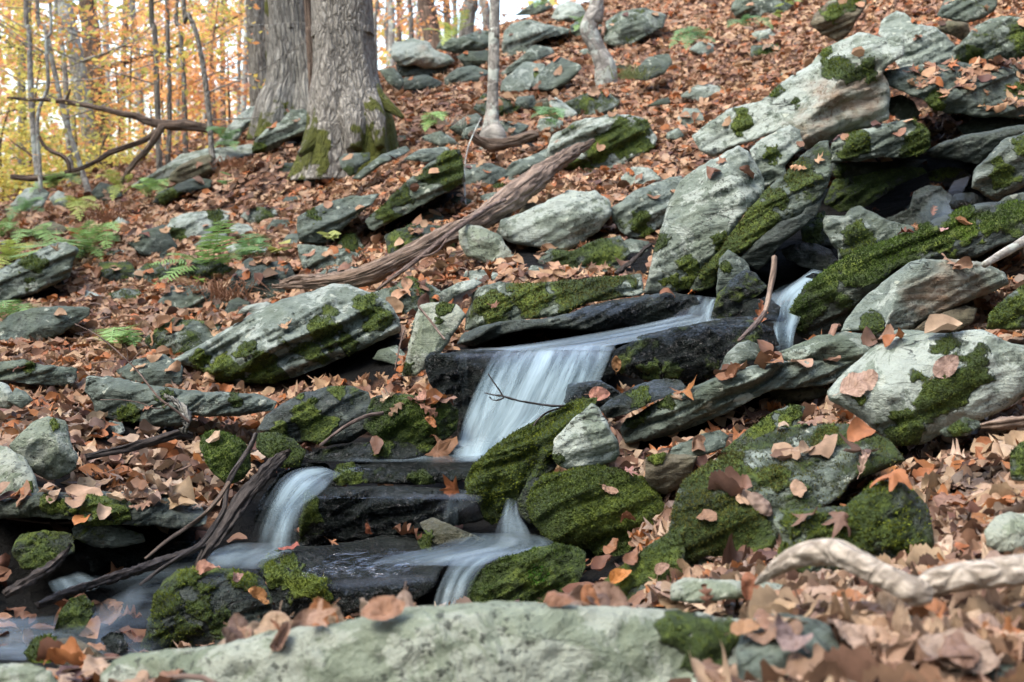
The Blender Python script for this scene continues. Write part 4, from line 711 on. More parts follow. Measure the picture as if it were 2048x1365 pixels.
# --- slim trees of the left wood
ST = [("74,-30,9 92,60,10 108,140,10 128,230,11 150,300,11 166,350,12 178,398,14", 12.5, 'bark_pale', "thin leaning grey tree crossing the pale thin one, far left"),
 ("96,-30,6 92,85,7 96,170,8 80,212,8 75,256,8 80,340,9 82,415,10", 11.6, 'bark_pale', "thin grey stem with a kink halfway up, far left"),
 ("50,-30,9 58,60,10 60,130,11 62,200,12 70,300,13 80,405,15", 12.2, 'bark_pale', "straight thin pinkish stem beside the kinked stem"),
 ("110,-30,7 122,70,9 131,160,11 134,240,12 141,330,13 140,378,15", 14.0, 'bark_pale', "slim tree with grey patches in front of the beech"),
 ("124,-30,27 133,30,30 148,95,31 163,180,33 180,280,31 194,372,34", 17.0, 'bark_pale', "smooth grey beech trunk with two dark branch scars"),
 ("178,-30,37 181,50,39 188,150,41 198,250,40 206,330,42", 19.0, 'bark_brown', "thick brown trunk behind the beech"),
 ("302,-30,10 309,60,11 313,150,12 316,250,12 319,345,14", 12.6, 'bark_grey', "left of three straight dark stems above the fallen bough"),
 ("332,-30,8 335,60,9 338,150,10 339,250,10 336,330,12", 12.9, 'bark_grey', "middle of three straight dark stems above the fallen bough"),
 ("357,-30,8 361,60,9 367,150,10 370,250,11 371,312,12", 13.4, 'bark_grey', "right of three straight dark stems above the fallen bough"),
 ("366,-30,9 376,25,9 393,68,10 407,140,11 418,230,12 423,300,13 428,368,17", 11.0, 'bark_big', "leaning thin tree with flaky dark bark at the slope's edge"),
 ("851,-40,35 857,30,37 864,70,40 872,105,44", 21.0, 'bark_brown', "smooth tan trunk on the skyline right of the great tree"),
 ("941,-40,28 937,20,30 932,75,34", 18.0, 'bark_grey', "dark trunk on the skyline left of the pale thin tree"),
 ("966,-40,16 970,10,17 974,60,19", 18.6, 'bark_pale', "pale trunk on the skyline touching the dark one"),
 ("818,-40,9 821,20,10 823,90,11", 19.0, 'bark_grey', "thin stem on the skyline nearest the tan trunk"),
 ("752,-40,7 750,40,8 751,120,9", 18.0, 'bark_grey', "thin stem hugging the great tree's right side on the skyline"),
 ("1083,-40,10 1086,-10,12 1090,25,14", 20.0, 'bark_brown', "reddish stem at the top edge above the lichen-covered block")]
leafc = {'w': (np.array([0.26, 0.20, 0.13]), np.array([0.16, 0.13, 0.09])), 'y': (np.array([0.76, 0.56, 0.12]), np.array([0.52, 0.56, 0.16])), 'o': (np.array([0.78, 0.34, 0.12]), np.array([0.80, 0.46, 0.17])), 'r': (np.array([0.72, 0.34, 0.20]), np.array([0.66, 0.42, 0.28]))}
MAT['foliage'] = vc_mat("autumn_foliage", 0.7, 0.6)
MAT['foliage2'] = vc_mat("dull_foliage", 0.8, 0.1)
def leaf_cloud(name, centers, rad_, n, size, tones, mat, parent, seed, flat=0.35, horiz=0.6):
    rng = np.random.default_rng(seed); centers = np.asarray(centers); k = rng.integers(0, len(centers), n)
    off = rng.normal(0, 1, (n, 3)) * [1, 1, flat] * rad_; p = centers[k] + off
    nr = rng.normal(0, 1, (n, 3)) + [0, 0, horiz * 2]; nr /= np.linalg.norm(nr, axis=1)[:, None]
    a = np.cross(nr, rng.normal(0, 1, (n, 3))); a /= np.linalg.norm(a, axis=1)[:, None]; b = np.cross(nr, a)
    s = size * rng.uniform(.6, 1.35, n)[:, None]
    V = np.stack([p - a * s, p + b * s * .55, p + a * s, p - b * s * .55], 1).reshape(-1, 3); Q = np.arange(4 * n).reshape(-1, 4)
    t = rng.random((n, 1)); ci = rng.integers(0, len(tones), n)
    c0 = np.array([leafc[x][0] for x in tones])[ci]; c1 = np.array([leafc[x][1] for x in tones])[ci]
    C = np.ones((4 * n, 4)); C[:, :3] = np.repeat((c0 * (1 - t) + c1 * t) * rng.uniform(.6, 1.15, (n, 1)), 4, 0)
    return mesh(name, V, Q, mat, parent=parent, smooth=False, attrs={"Col": C})
def slim_tree(s, D, mat, label, tones, seed, crown=True, group="slim trees of the wood behind", vr=(-160, 330), n=1100, ru=70):
    rng = np.random.default_rng(seed); P, R = pxpath(s, D); P = P[::-1]; R = R[::-1]
    t = empty("forest_tree", P[0]); tag(t, label, "tree", group)
    top = P[-1] + [rng.normal(0, .3), 0, 3.0]; Pt = np.vstack([P[0] - [0, 0, .6], P, top]); Rt = np.concatenate([[R[0] * 1.1], R, [R[-1] * .5]])
    tube("trunk", Pt, Rt, MAT[mat], parent=t, seg=12, rows=40, ridge=R.mean() * .12, lump=.08, seed=seed)
    C = catmull(P, 30); cen = []
    u, v, d = proj(C)
    for k in range(4):
        vv = rng.uniform(vr[0], vr[1] - 60); i = int(np.argmin(abs(v - vv))); a = C[i]; sgn = rng.choice([-1, 1])
        ln = rng.uniform(.7, 1.6) * ru / 70 * D / 14; b = a + [sgn * ln, rng.uniform(-.5, .5) * D / 14, ln * rng.uniform(.1, .8)]; m = (a + b) / 2 + [0, 0, -.06 * ln]
        tube("limb", [a, m, b], [R.mean() * .3, R.mean() * .2, .003], MAT[mat], parent=t, seg=5, rows=9, lump=.02)
        for q in range(6): cen.append(m + (b - m) * rng.uniform(0, 1.2) + rng.normal(0, .12, 3))
    if crown:
        for q in range(16):
            cen.append(px(u[len(u) // 2] + rng.normal(0, ru), rng.uniform(*vr), D + rng.uniform(-1.2, 1.2)))
        leaf_cloud("crown", cen, 0.16 * D / 14, n, 0.032 * (D / 14) ** .5, tones, MAT['foliage'], t, seed, .3)
    return t
for _i, (s, D, m, lab) in enumerate(ST):
    u = float(s.split(",")[0]); sky_ = u > 700
    slim_tree(s, D, m, lab, 'yyo' if u < 230 else 'ooyr' if u < 500 else 'or', 500 + _i, crown=D > 11.8, vr=(-160, 60) if sky_ else (-150, 320), n=520 if sky_ else 760, ru=45 if sky_ else 80)
# background trees of the wood, each placed on its own
rng = np.random.default_rng(21)
bt = [(36, 21), (222, 25), (238, 33), (284, 29), (402, 32), (446, 27), (470, 34), (486, 23), (-60, 20), (150, 34), (350, 26), (430, 36), (775, 30), (790, 24), (800, 34), (838, 28), (884, 33), (900, 25), (912, 31), (640, 30)]
words_t = ["grey", "pale", "brown", "dusky", "mottled"]
def side_words(u):
    return ("at the far left" if u < 60 else "behind the beech" if u < 245 else "behind the three straight stems" if u < 380 else "left of the great trees" if u < 520 else "between the great trees" if u < 700 else "on the skyline right of the great tree")
for _i, (u, D) in enumerate(bt):
    w = rng.uniform(7, 17) * 24 / D + 2; base = 405 if u < 520 else 180; dx = rng.normal(0, 14); m = ['bark_grey', 'bark_pale', 'bark_brown'][_i % 3]
    s = f"{u+dx:.0f},-40,{w*.85:.1f} {u+dx*.6+rng.normal(0,3):.0f},{base*.3:.0f},{w*.9:.1f} {u+dx*.2+rng.normal(0,3):.0f},{base*.65:.0f},{w:.1f} {u},{base},{w*1.15:.1f}"
    slim_tree(s, D, m, f"{['slim','thin','narrow'][_i%3]} {['grey','pale','brown'][_i%3]} background tree {side_words(u)}", 'yyo' if u < 200 else 'oory', 700 + _i, n=1050 if u < 520 else 700, vr=(-160, 390) if u < 520 else (-160, 120), ru=75 if u < 520 else 40, group="trees of the wood behind")
# understory saplings with layered yellow and orange leaves
for _i, (u, v, D, tn, n) in enumerate([(20, 300, 15, 'y', 1700), (85, 190, 16, 'yy', 1500), (150, 320, 15.5, 'y', 1700), (230, 210, 17, 'yo', 1500), (265, 120, 18, 'o', 1500), (300, 300, 16, 'yo', 1300), (395, 150, 17, 'o', 1500), (440, 60, 18, 'oy', 1200), (455, 190, 17, 'or', 1300), (60, 90, 18, 'y', 900), (230, 330, 15, 'y', 1300), (340, 60, 20, 'or', 1000), (20, 370, 14, 'y', 1300)]):
    r2 = np.random.default_rng(900 + _i); a = px(u + r2.normal(0, 10), 400, D); b = px(u, v - 90, D); t = empty("sapling", a)
    tag(t, f"{'yellow' if tn[0]=='y' else 'orange'} leaved sapling {side_words(u)}, {['low','knee high','bushy','spreading'][_i%4]} and thin stemmed", "sapling", "saplings in the wood behind")
    tube("stem", [a - [0, 0, .4], (a + b) / 2 + [r2.normal(0, .1), 0, 0], b], [.022, .016, .006], MAT['bark_brown'], parent=t, seg=6, rows=14)
    cen = [px(u + r2.normal(0, 48), v + r2.normal(0, 38), D + r2.uniform(-.8, .8)) for _ in range(22)]
    leaf_cloud("crown", cen, 0.17, int(n * .62), 0.034, tn, MAT['foliage'], t, 950 + _i, .22, 1.2)
# far wood: one mass
rng = np.random.default_rng(5); N = 26000
pu = rng.uniform(-300, 1150, N); pD = rng.uniform(38, 60, N); pv = rng.uniform(-260, 470, N); pn = fbm(np.c_[pu / 60, pv / 60, 0 * pu], 1, 3, 3)
thr = np.interp(pv, [-260, 0, 150, 300, 400], [.5, .3, .05, -.3, -1.5]); k = pn > thr; cen = px(pu[k], pv[k], pD[k]); cen = cen[cen[:, 2] > -3]
fw_ = leaf_cloud("far_woods", cen, 0.25, len(cen), 0.19, 'oryo', MAT['foliage'], None, 77, .6, .3); tag(fw_, "blurred orange woods filling the distance", "woods", kind="stuff")
# --- fallen bough on the left, logs, sticks
t = empty("fallen_bough", px(415, 258, 11.2)); tag(t, "dark brown dead bough with forked prongs hanging in the left wood", "branch")
def tp(nm, s, mat, par, D=None, **k):
    P, R = pxpath(s, D); return tube(nm, P, R, MAT[mat], parent=par, seed=len(bpy.data.objects), **k)
tp("bough", "14,196,4 30,197,8 60,200,8 100,200,9 130,204,13 165,210,11 200,217,12 240,227,14 270,232,16 300,245,18 335,250,22 375,252,24 412,256,20 440,262,14", 'bark_brown', t, 11.2, seg=16, rows=80, ridge=.008, lump=.15)
tp("prong", "325,252,16 312,275,15 295,300,14 272,322,13 255,345,12 242,366,10", 'bark_brown', t, 11.0, seg=12, rows=40, ridge=.006, lump=.12)
tp("prong", "318,260,14 290,280,13 255,293,12 220,306,12 195,322,11 165,336,10 130,345,9", 'bark_brown', t, 11.4, seg=12, rows=40, ridge=.006, lump=.12)
tp("prong", "132,204,8 136,192,6 141,178,3", 'bark_brown', t, 11.2, seg=8)
wood("fallen_log", "22,354,12 55,357,14 90,356,14 125,352,13 160,346,11", 'bark_brown', "short dark log lying behind the far left stems", "log", D=11.9, seg=14, ridge=.006)
wood("dead_branch", "78,272,6 88,292,7 104,303,8 124,312,8 136,326,9 140,346,7", 'bark_brown', "small hooked dead branch below the fallen bough", "branch", D=11.3, seg=10)
t = empty("driftwood_log", px(700, 560, 6.0)); tag(t, "long weathered brown driftwood log lying diagonally across the slope", "log")
tp("log", "545,574,10,6.35 585,571,18,6.2 640,566,28,6.05 690,560,38,5.95 740,548,45,5.9 790,524,43,5.95 840,500,42,6.0 890,474,45,6.1 940,452,46,6.25 985,424,50,6.5 1030,392,54,6.75 1070,362,50,7.0 1100,336,40,7.2 1130,316,32,7.35 1160,298,24,7.5 1188,281,10,7.6", 'drift', t, seg=40, rows=140, ridge=.02, lump=.12, kr=4)
tp("shelf", "560,566,10,6.35 600,556,16,6.3 640,556,16,6.2 680,548,14,6.1", 'drift', t, seg=14, rows=30, ridge=.01, lump=.3)
tp("side_branch", "752,582,6,5.6 785,556,8,5.62 810,538,9,5.66 850,508,10,5.75 900,468,10,5.9 940,440,9,6.05 980,414,9,6.3 1010,400,7,6.45", 'twig', t, seg=12, rows=60, lump=.12)
tp("twig", "845,514,4,5.72 865,508,4,5.7 880,498,4,5.72 893,478,3,5.75", 'twig', t, seg=8)
wood("branch", "1085,378,8 1120,371,11 1180,352,12 1240,344,11 1290,338,10 1350,325,10 1400,312,10 1440,297,10 1470,278,11 1494,268,12", 'twig', "long tan branch with an upturned tip on the slope behind the tall slab", "branch", D=None, seg=12, rows=70, lump=.12)
wood("branch", "1075,405,7 1120,388,8 1180,372,9 1240,368,6", 'bark_brown', "short dark branch just right of the driftwood log", "branch", seg=10, rows=30)
wood("branch", "1275,334,8 1305,318,9 1335,295,8 1365,268,7 1396,238,5", 'bark_brown', "straight dark stick leaning uphill beside the mottled boulder", "branch", seg=10, rows=30)
wood("branch", "474,350,6 495,338,9 520,332,10 545,334,10 572,341,9 606,343,7", 'drift', "arched tan root-like branch in the leaves below the left great tree", "branch", seg=10, rows=40)
wood("stick", "1232,548,14,5.3 1262,525,14,5.35 1300,490,12,5.45", 'bark_dark', "split dark stick jutting beside the tall slab's foot", "stick", seg=10, rows=24, ridge=.01, lump=.2)
wood("stick", "1968,530,14,3.9 2005,508,17,3.95 2070,470,20,4.05", 'bark_pale', "smooth grey branch entering from the right edge", "branch", seg=16, rows=30)
t = empty("stick", px(1520, 650, 4.2)); tag(t, "pale mottled stick standing in the upper stream with a wet orange foot", "stick")
tp("stick_shaft", "1549,515,11,4.5 1547,545,12,4.45 1541,575,11,4.4 1535,605,10,4.3 1528,630,9,4.25", 'drift', t, seg=12, rows=30, lump=.1)
tp("stick_foot", "1530,625,10,4.25 1515,645,11,4.2 1498,662,10,4.12 1478,682,8,4.05", 'twig', t, seg=12, rows=30, lump=.12, wet=.3)
t = empty("twig", px(1130, 812, 3.5)); tag(t, "thin black twig with a waterdrop reaching across the main fall", "twig")
tp("twig_stem", "1128,812,5,3.45 1100,812,4.5,3.45 1060,806,4,3.45 1030,800,4,3.45 1005,793,4,3.45 985,790,3,3.45 969,786,2,3.45", 'bark_dark', t, seg=6, rows=40, lump=.25, wet=.6)
tp("twig_fork", "1006,793,4,3.45 998,780,3,3.45 988,766,3,3.45 976,748,2,3.45", 'bark_dark', t, seg=6, rows=20, lump=.25, wet=.6)
tp("twig_fork", "1008,796,3,3.45 995,801,3,3.45 985,800,2,3.45 979,794,2,3.45", 'bark_dark', t, seg=6, rows=16, lump=.25, wet=.6)
wood("twig", "1122,816,4,3.5 1095,825,4,3.5 1078,838,4,3.5 1064,855,4,3.5 1052,866,3,3.5", 'bark_dark', "black twig drooping onto the slanting moss boulder", "twig", seg=6, rows=24, wet=.6)
t = empty("wet_plank", px(395, 1130, 3.15)); tag(t, "dark water-soaked plank of wood leaning up beside the left waterfall", "driftwood")
tp("plank", "393,1134,18,3.12 420,1095,28,3.14 455,1045,34,3.18 490,995,36,3.22 520,960,36,3.25 545,930,32,3.28 566,912,22,3.3 582,901,8,3.3", 'bark_dark', t, seg=28, rows=70, ridge=.012, lump=.12, kr=4, wet=.35, flat=.45)
wood("branch", "512,868,9,3.12 500,895,10,3.1 480,925,10,3.08 460,958,12,3.06 452,990,11,3.05 448,1020,11,3.03 425,1058,12,3.0 400,1090,11,2.97 360,1115,9,2.93 320,1140,8,2.9 280,1170,6,2.86", 'bark_dark', "long crooked wet branch in front of the leaning plank", "branch", seg=10, rows=80, lump=.16, wet=.4)
wood("branch", "458,965,9,3.03 435,1000,9,3.0 405,1032,8,2.97 370,1058,8,2.94 330,1085,7,2.9 290,1118,5,2.86", 'bark_brown', "thin red brown fork of branch crossing the dark hollow", "branch", seg=10, rows=50, lump=.12, wet=.3)
wood("fallen_log", "75,1212,20,2.75 130,1188,22,2.8 200,1165,24,2.88 270,1142,24,2.95 340,1118,22,3.03 410,1092,14,3.1", 'bark_dark', "dark sodden log lying low across the lower left pool", "log", seg=18, rows=60, ridge=.008, wet=.4, lump=.15)
wood("snag", "10,1190,26,2.7 40,1172,28,2.72 75,1152,28,2.75 105,1132,24,2.78 126,1112,16,2.8 141,1088,6,2.82", 'bark_dark', "dark forked snag pointing up at the lower left edge", "driftwood", seg=18, rows=50, ridge=.01, lump=.15)
wood("fallen_branch", "172,916,16,3.7 210,906,18,3.72 250,898,20,3.75 290,888,20,3.78 330,876,20,3.8 362,868,20,3.82 384,872,14,3.84", 'bark_dark', "black fallen branch with pale scuffs above the leafy overhang", "branch", seg=16, rows=50, ridge=.005, lump=.12)
t = empty("twig", px(378, 842, 3.6)); tag(t, "slender red brown dead twig arching over the long layered slab", "twig")
tp("twig_stem", "380,846,6,3.55 350,820,5,3.55 322,800,5,3.56 300,775,4,3.58 280,748,4,3.6 255,722,3,3.62 225,695,3,3.65 190,668,2.5,3.68 150,648,2,3.7", 'twig', t, seg=6, rows=50, lump=.15)
tp("twig_fork", "262,728,2,3.6 270,715,2,3.6 285,700,1.5,3.6", 'twig', t, seg=5, rows=8); tp("twig_fork", "256,722,2,3.6 254,700,1.5,3.6 250,690,1,3.6", 'twig', t, seg=5, rows=8)
tp("twig_fork", "338,806,3,3.54 315,818,2.5,3.5 280,806,2,3.5 240,800,2,3.5 200,800,1.5,3.5", 'twig', t, seg=5, rows=20)
wood("stick", "766,826,8,3.65 735,832,8,3.62 700,848,8,3.6 670,868,7,3.58 640,892,6,3.55", 'twig', "curved wet stick lying across the dark ledge left of the main fall", "stick", seg=10, rows=40, lump=.12, wet=.3)
wood("plant_stem", "962,236,2.5,8.3 938,290,3,8 929,340,3.5,7.8 930,390,4,7.6 933,425,4,7.4", 'bark_pale', "bare grey upright stem left of the pale thin tree", "stem", seg=6, rows=24)
wood("twig", "808,662,3,4.6 800,690,3,4.55 794,720,3,4.5 790,742,3,4.5", 'twig', "thin twig hanging into the hollow beside the smooth leaning stone", "twig", seg=6, rows=20)
wood("twig", "838,615,5,4.4 858,638,5,4.35 880,668,5,4.3 890,680,4,4.28", 'twig', "short stick propped on the smooth leaning stone", "twig", seg=8, rows=16)
wood("root_tangle", "330,792,10,3.95 345,800,16,3.85 366,818,20,3.75 372,842,24,3.7 366,866,14,3.7", 'bark_grey', "ragged grey stump splinter below the long layered slab", "stump", seg=16, rows=30, ridge=.02, lump=.3)
# peeled branch in the foreground
t = empty("peeled_branch", px(1700, 1120, 1.9)); tag(t, "thick pale branch with peeling bark arching through the lower right foreground", "branch")
tp("branch_limb", "1512,1168,9,1.88 1535,1150,25,1.86 1562,1130,39,1.84 1595,1114,48,1.83 1640,1106,53,1.81 1680,1108,55,1.79 1720,1126,53,1.77 1760,1150,53,1.75 1800,1170,57,1.73 1835,1185,57,1.72 1862,1190,34,1.72", 'peel', t, seg=48, rows=130, ridge=.0012, lump=.12, kr=3, moss=lambda V, TH, L: 0.35 * (L < .55) * (np.sin(TH * 1) < -.2))
tp("branch_limb", "1832,1178,34,1.76 1865,1166,60,1.75 1910,1156,62,1.74 1960,1150,64,1.73 2010,1145,67,1.72 2080,1136,69,1.71", 'peel', t, seg=48, rows=90, ridge=.0012, lump=.1, kr=3)
wood("branch", "1975,1180,12,1.95 1995,1195,15,1.92 2015,1218,15,1.9 2040,1240,14,1.88", 'drift', "short tan stub of branch under the pale peeling one", "branch", seg=12, rows=20)
wood("branch", "1935,855,6,2.75 1965,852,14,2.72 2000,848,26,2.7 2040,843,24,2.7 2080,838,22,2.7", 'drift', "grey tan branch poking in from the right edge above the leaf pile", "branch", seg=16, rows=30, ridge=.004, lump=.2)
# ---------------------------------------------------------------- water
def water_mat(name, kind):
    g = NG(name); uv = g.attr("flow").outputs["Vector"]; a = g.sep(g.attr("paint").outputs["Color"])
    s1 = g.noise(g.mapv(uv, sc=(1, 0.10, 1)), 11, 5, 0.6, 0.25); s2 = g.noise(g.mapv(uv, sc=(1, 0.05, 1)), 38, 3, 0.6)
    st = g.math('ADD', g.math('MULTIPLY', s1, 0.7), g.math('MULTIPLY', s2, 0.3))
    if kind == 'fall':
        al = g.math('MULTIPLY', g.step(g.math('ADD', st, g.math('MULTIPLY_ADD', a[1], 0.5, -0.25)), 0.34, 0.70), a[0], clamp=True)
        col = g.mix(g.step(st, .32, .66), (0.045, 0.085, 0.10), (0.28, 0.37, 0.395)); rough = 0.35
    else:
        al = g.math('MULTIPLY', g.math('MULTIPLY_ADD', st, 1.3, -0.28), a[0], clamp=True)
        col = g.mix(g.step(st, .3, .66), (0.05, 0.085, 0.10), (0.25, 0.32, 0.34)); rough = 0.22
    g.set(g.b.inputs["Base Color"], col); g.b.inputs["Roughness"].default_value = rough; g.b.inputs["IOR"].default_value = 1.33
    g.set(g.b.inputs["Normal"], g.bump(st, 0.12, 0.01)); g.b.inputs['Specular IOR Level'].default_value = .25
    tr = g.n("ShaderNodeBsdfTransparent"); gl = g.n("ShaderNodeBsdfGlossy"); gl.inputs["Roughness"].default_value = 0.25 if kind != "fall" else .45
    g.set(gl.inputs["Normal"], g.bump(s1, 0.15, 0.01))
    lw = g.n("ShaderNodeLayerWeight"); lw.inputs[0].default_value = .5; fc_ = g.math("POWER", lw.outputs["Facing"], 4.0)
    m1 = g.n("ShaderNodeMixShader"); g.set(m1.inputs[0], g.math('MULTIPLY', g.math('MULTIPLY_ADD', fc_, .45 if kind != 'fall' else .2, .03 if kind != 'fall' else 0.0), g.step(a[0], 0, 0.3))); g.t.links.new(tr.outputs[0], m1.inputs[1]); g.t.links.new(gl.outputs[0], m1.inputs[2])
    m2 = g.n("ShaderNodeMixShader"); g.set(m2.inputs[0], al); g.t.links.new(m1.outputs[0], m2.inputs[1]); g.t.links.new(g.b.outputs[0], m2.inputs[2])
    g.t.links.new(m2.outputs[0], g.t.nodes["Material Output"].inputs[0])
    return g.m
MAT['fall'] = water_mat("silky_falling_water", 'fall'); MAT['film'] = water_mat("silky_stream_water", 'film')
def sheet(name, rows, mat, label, nu=40, nv=60, op=None, body=0.5, edge=(0.18, 0.18), ends=(0.15, 0.15), wav=0.004, dD=0.0):
    """rows: 'Lu,Lv,LD,Ru,Rv,RD' from top to bottom, joined smoothly"""
    Rw = P2(rows) if isinstance(rows, str) else rows
    Rw[:, [2, 5]] += dD
    L = catmull(px(Rw[:, 0], Rw[:, 1], Rw[:, 2]), nv); R = catmull(px(Rw[:, 3], Rw[:, 4], Rw[:, 5]), nv)
    s = np.linspace(0, 1, nu); V = L[:, None] * (1 - s)[None, :, None] + R[:, None] * s[None, :, None]
    wd = np.linalg.norm(R - L, axis=1).mean(); ln = np.linalg.norm(np.diff((L + R) / 2, axis=0), axis=1).sum()
    t = np.linspace(0, 1, nv); S, Tt = np.meshgrid(s, t)
    w = fbm(np.c_[S.ravel() * wd * 16, Tt.ravel() * ln * 1.5, 0 * S.ravel() + 3], 1, 3, 4).reshape(S.shape)
    V = V + (w * wav)[..., None] * np.array([0, -1, 0.6]); V = V.reshape(-1, 3)
    e = np.clip(S / max(edge[0], 1e-3), 0, 1) * np.clip((1 - S) / max(edge[1], 1e-3), 0, 1) * np.clip(Tt / max(ends[0], 1e-3), 0, 1) * np.clip((1 - Tt) / max(ends[1], 1e-3), 0, 1)
    e = e ** .8
    if op is not None: e = e * op(S, Tt)
    i = np.arange(nv - 1)[:, None] * nu; j = np.arange(nu - 1)[None]
    Q = np.stack([i + j, i + j + 1, i + nu + j + 1, i + nu + j], -1).reshape(-1, 4)
    pa = np.ones((len(V), 4)); pa[:, 0] = e.ravel(); pa[:, 1] = body(S, Tt).ravel() if callable(body) else body
    o = mesh(name, V, Q, MAT[mat], attrs={"paint": pa})
    a = o.data.attributes.new("flow", 'FLOAT_VECTOR', 'POINT'); a.data.foreach_set("vector", np.c_[S.ravel() * wd + len(rows) % 7, Tt.ravel() * ln, 0 * S.ravel()].astype(np.float32).ravel())
    tag(o, label, None, kind="structure"); return o
# main fall: back sheet and arcing front sheet
sheet("waterfall_water", "1000,700,4.34,1230,684,4.36 985,712,4.16,1226,698,4.18 968,742,4.04,1218,722,4.06 945,790,3.96,1200,765,3.98 926,840,3.90,1168,825,3.92 914,885,3.86,1110,870,3.86 906,915,3.84,1080,905,3.84", 'fall', "main silky waterfall", 90, 70, body=lambda S, T: 0.5 + 0.35 * T, edge=(.06, .16), ends=(.1, .1))
sheet("waterfall_water", "1010,708,4.14,1200,694,4.16 990,728,4.0,1206,712,4.03 965,775,3.88,1186,750,3.9 948,830,3.81,1146,805,3.83 938,880,3.78,1085,855,3.78 930,918,3.76,1050,890,3.76", 'fall', "front veil of the main waterfall", 90, 70, body=lambda S, T: .2 + 0.42 * T, edge=(.1, .2), ends=(.08, .06), wav=.006, dD=-.06)
sheet("waterfall_water", "905,708,4.1,1000,704,4.12 905,725,4.02,998,722,4.04 912,780,3.97,990,770,3.98 918,840,3.94,975,840,3.94 918,900,3.9,965,900,3.9", 'fall', "thin side veil of the main waterfall", 50, 40, body=0.1, edge=(.35, .2), ends=(.2, .2), op=lambda S, T: .7 + 0 * S)
sheet("stream_water", "1385,590,4.92,1438,596,4.86 1370,612,4.8,1432,612,4.74 1345,632,4.66,1424,636,4.6 1300,652,4.55,1420,656,4.48", 'fall', "small cascade above the main fall's ledge", 40, 40, body=.35, edge=(.25, .12))
sheet("stream_water", "1375,628,4.62,1470,640,4.4 1290,648,4.55,1400,652,4.28 1180,668,4.48,1310,674,4.2 1080,684,4.42,1235,690,4.16 1000,694,4.36,1232,694,4.16 930,700,4.3,1228,702,4.14", 'film', "smooth water sliding to the main fall's lip", 60, 60, edge=(.15, .1), ends=(.12, .02), body=.5)
sheet("stream_water", "1400,640,4.35,1560,625,4.5 1400,648,4.3,1565,640,4.45", 'fall', "thin bright line of water along the black block's rim", 40, 8, body=.3, edge=(.2, .2), ends=(.4, .4), op=lambda S, T: .5 + 0 * S)
sheet("stream_water", "1625,538,5.1,1672,548,5.05 1600,556,4.98,1655,566,4.92 1570,578,4.85,1630,592,4.8 1552,602,4.75,1612,618,4.68 1552,630,4.6,1600,640,4.55 1546,655,4.45,1590,668,4.4 1550,700,4.35,1585,715,4.3", 'fall', "narrow cascade right of the standing stick", 40, 70, body=.6, edge=(.2, .2), ends=(.12, .12))
sheet("stream_water", "1560,575,4.85,1625,545,5.2 1500,612,4.7,1560,630,4.62 1490,632,4.55,1560,650,4.45", 'film', "quiet water behind the standing stick", 30, 30, body=.4)
sheet("stream_water", "1905,362,5.9,1945,348,5.95 1895,385,5.7,1930,378,5.72 1885,412,5.6,1915,410,5.6 1870,440,5.5,1905,440,5.5", 'fall', "upper right cascade beside the wet blue grey stone", 30, 40, body=.25, edge=(.3, .3), ends=(.25, .25))
sheet("stream_water", "1800,425,5.9,1850,378,5.9 1850,452,5.6,1910,400,5.6 1900,462,5.5,1950,430,5.4", 'film', "water gleam over the wet blue grey stone", 20, 20, body=.3, edge=(.3, .3), ends=(.3, .3), op=lambda S, T: .5 + 0 * S)
# pool at the foot of the main fall, left fall
sheet("stream_water", "870,900,4.0,1060,890,3.9 800,908,3.86,1020,905,3.78 720,914,3.78,985,918,3.68 640,925,3.74,965,926,3.6", 'film', "white water at the foot of the main fall", 50, 40, body=.9, edge=(.3, .25), ends=(.15, .3), op=lambda S, T: 1.0 - .25 * T)
sheet("stream_water", "900,880,3.84,1070,868,3.82 905,905,3.78,1040,900,3.76 900,922,3.72,1000,926,3.7", 'fall', "mist white splash where the main fall lands", 40, 20, body=.9, edge=(.35, .3), ends=(.4, .35))
sheet("waterfall_water", "640,932,3.66,690,948,3.60 590,940,3.56,672,958,3.5 556,962,3.44,650,978,3.4 530,1005,3.34,620,1010,3.32 508,1055,3.28,604,1055,3.27 492,1108,3.24,598,1104,3.24", 'fall', "left silky waterfall beside the leaning plank", 60, 70, body=lambda S, T: 0.5 - .35 * S * T, edge=(.28, .32), ends=(.15, .2))
sheet("waterfall_water", "600,945,3.5,668,962,3.46 570,965,3.38,645,985,3.36 548,1010,3.3,600,1020,3.3 525,1060,3.24,585,1062,3.24 505,1108,3.2,580,1106,3.2", 'fall', "front veil of the left waterfall", 50, 60, body=.5, edge=(.2, .3), ends=(.2, .1))
sheet("stream_water", "470,1085,3.3,610,1085,3.35 430,1100,3.2,600,1102,3.2 410,1118,3.12,540,1122,3.1 395,1135,3.05,525,1140,3.0", 'film', "white pool under the left waterfall", 40, 30, body=.95, edge=(.2, .15), ends=(.25, .2))
sheet("stream_water", "95,1165,3.05,160,1140,3.15 100,1178,3.0,200,1165,3.05 110,1190,2.95,190,1182,2.98", 'film', "white patch of water behind the sodden log", 24, 20, body=.95, edge=(.2, .2), ends=(.2, .2))
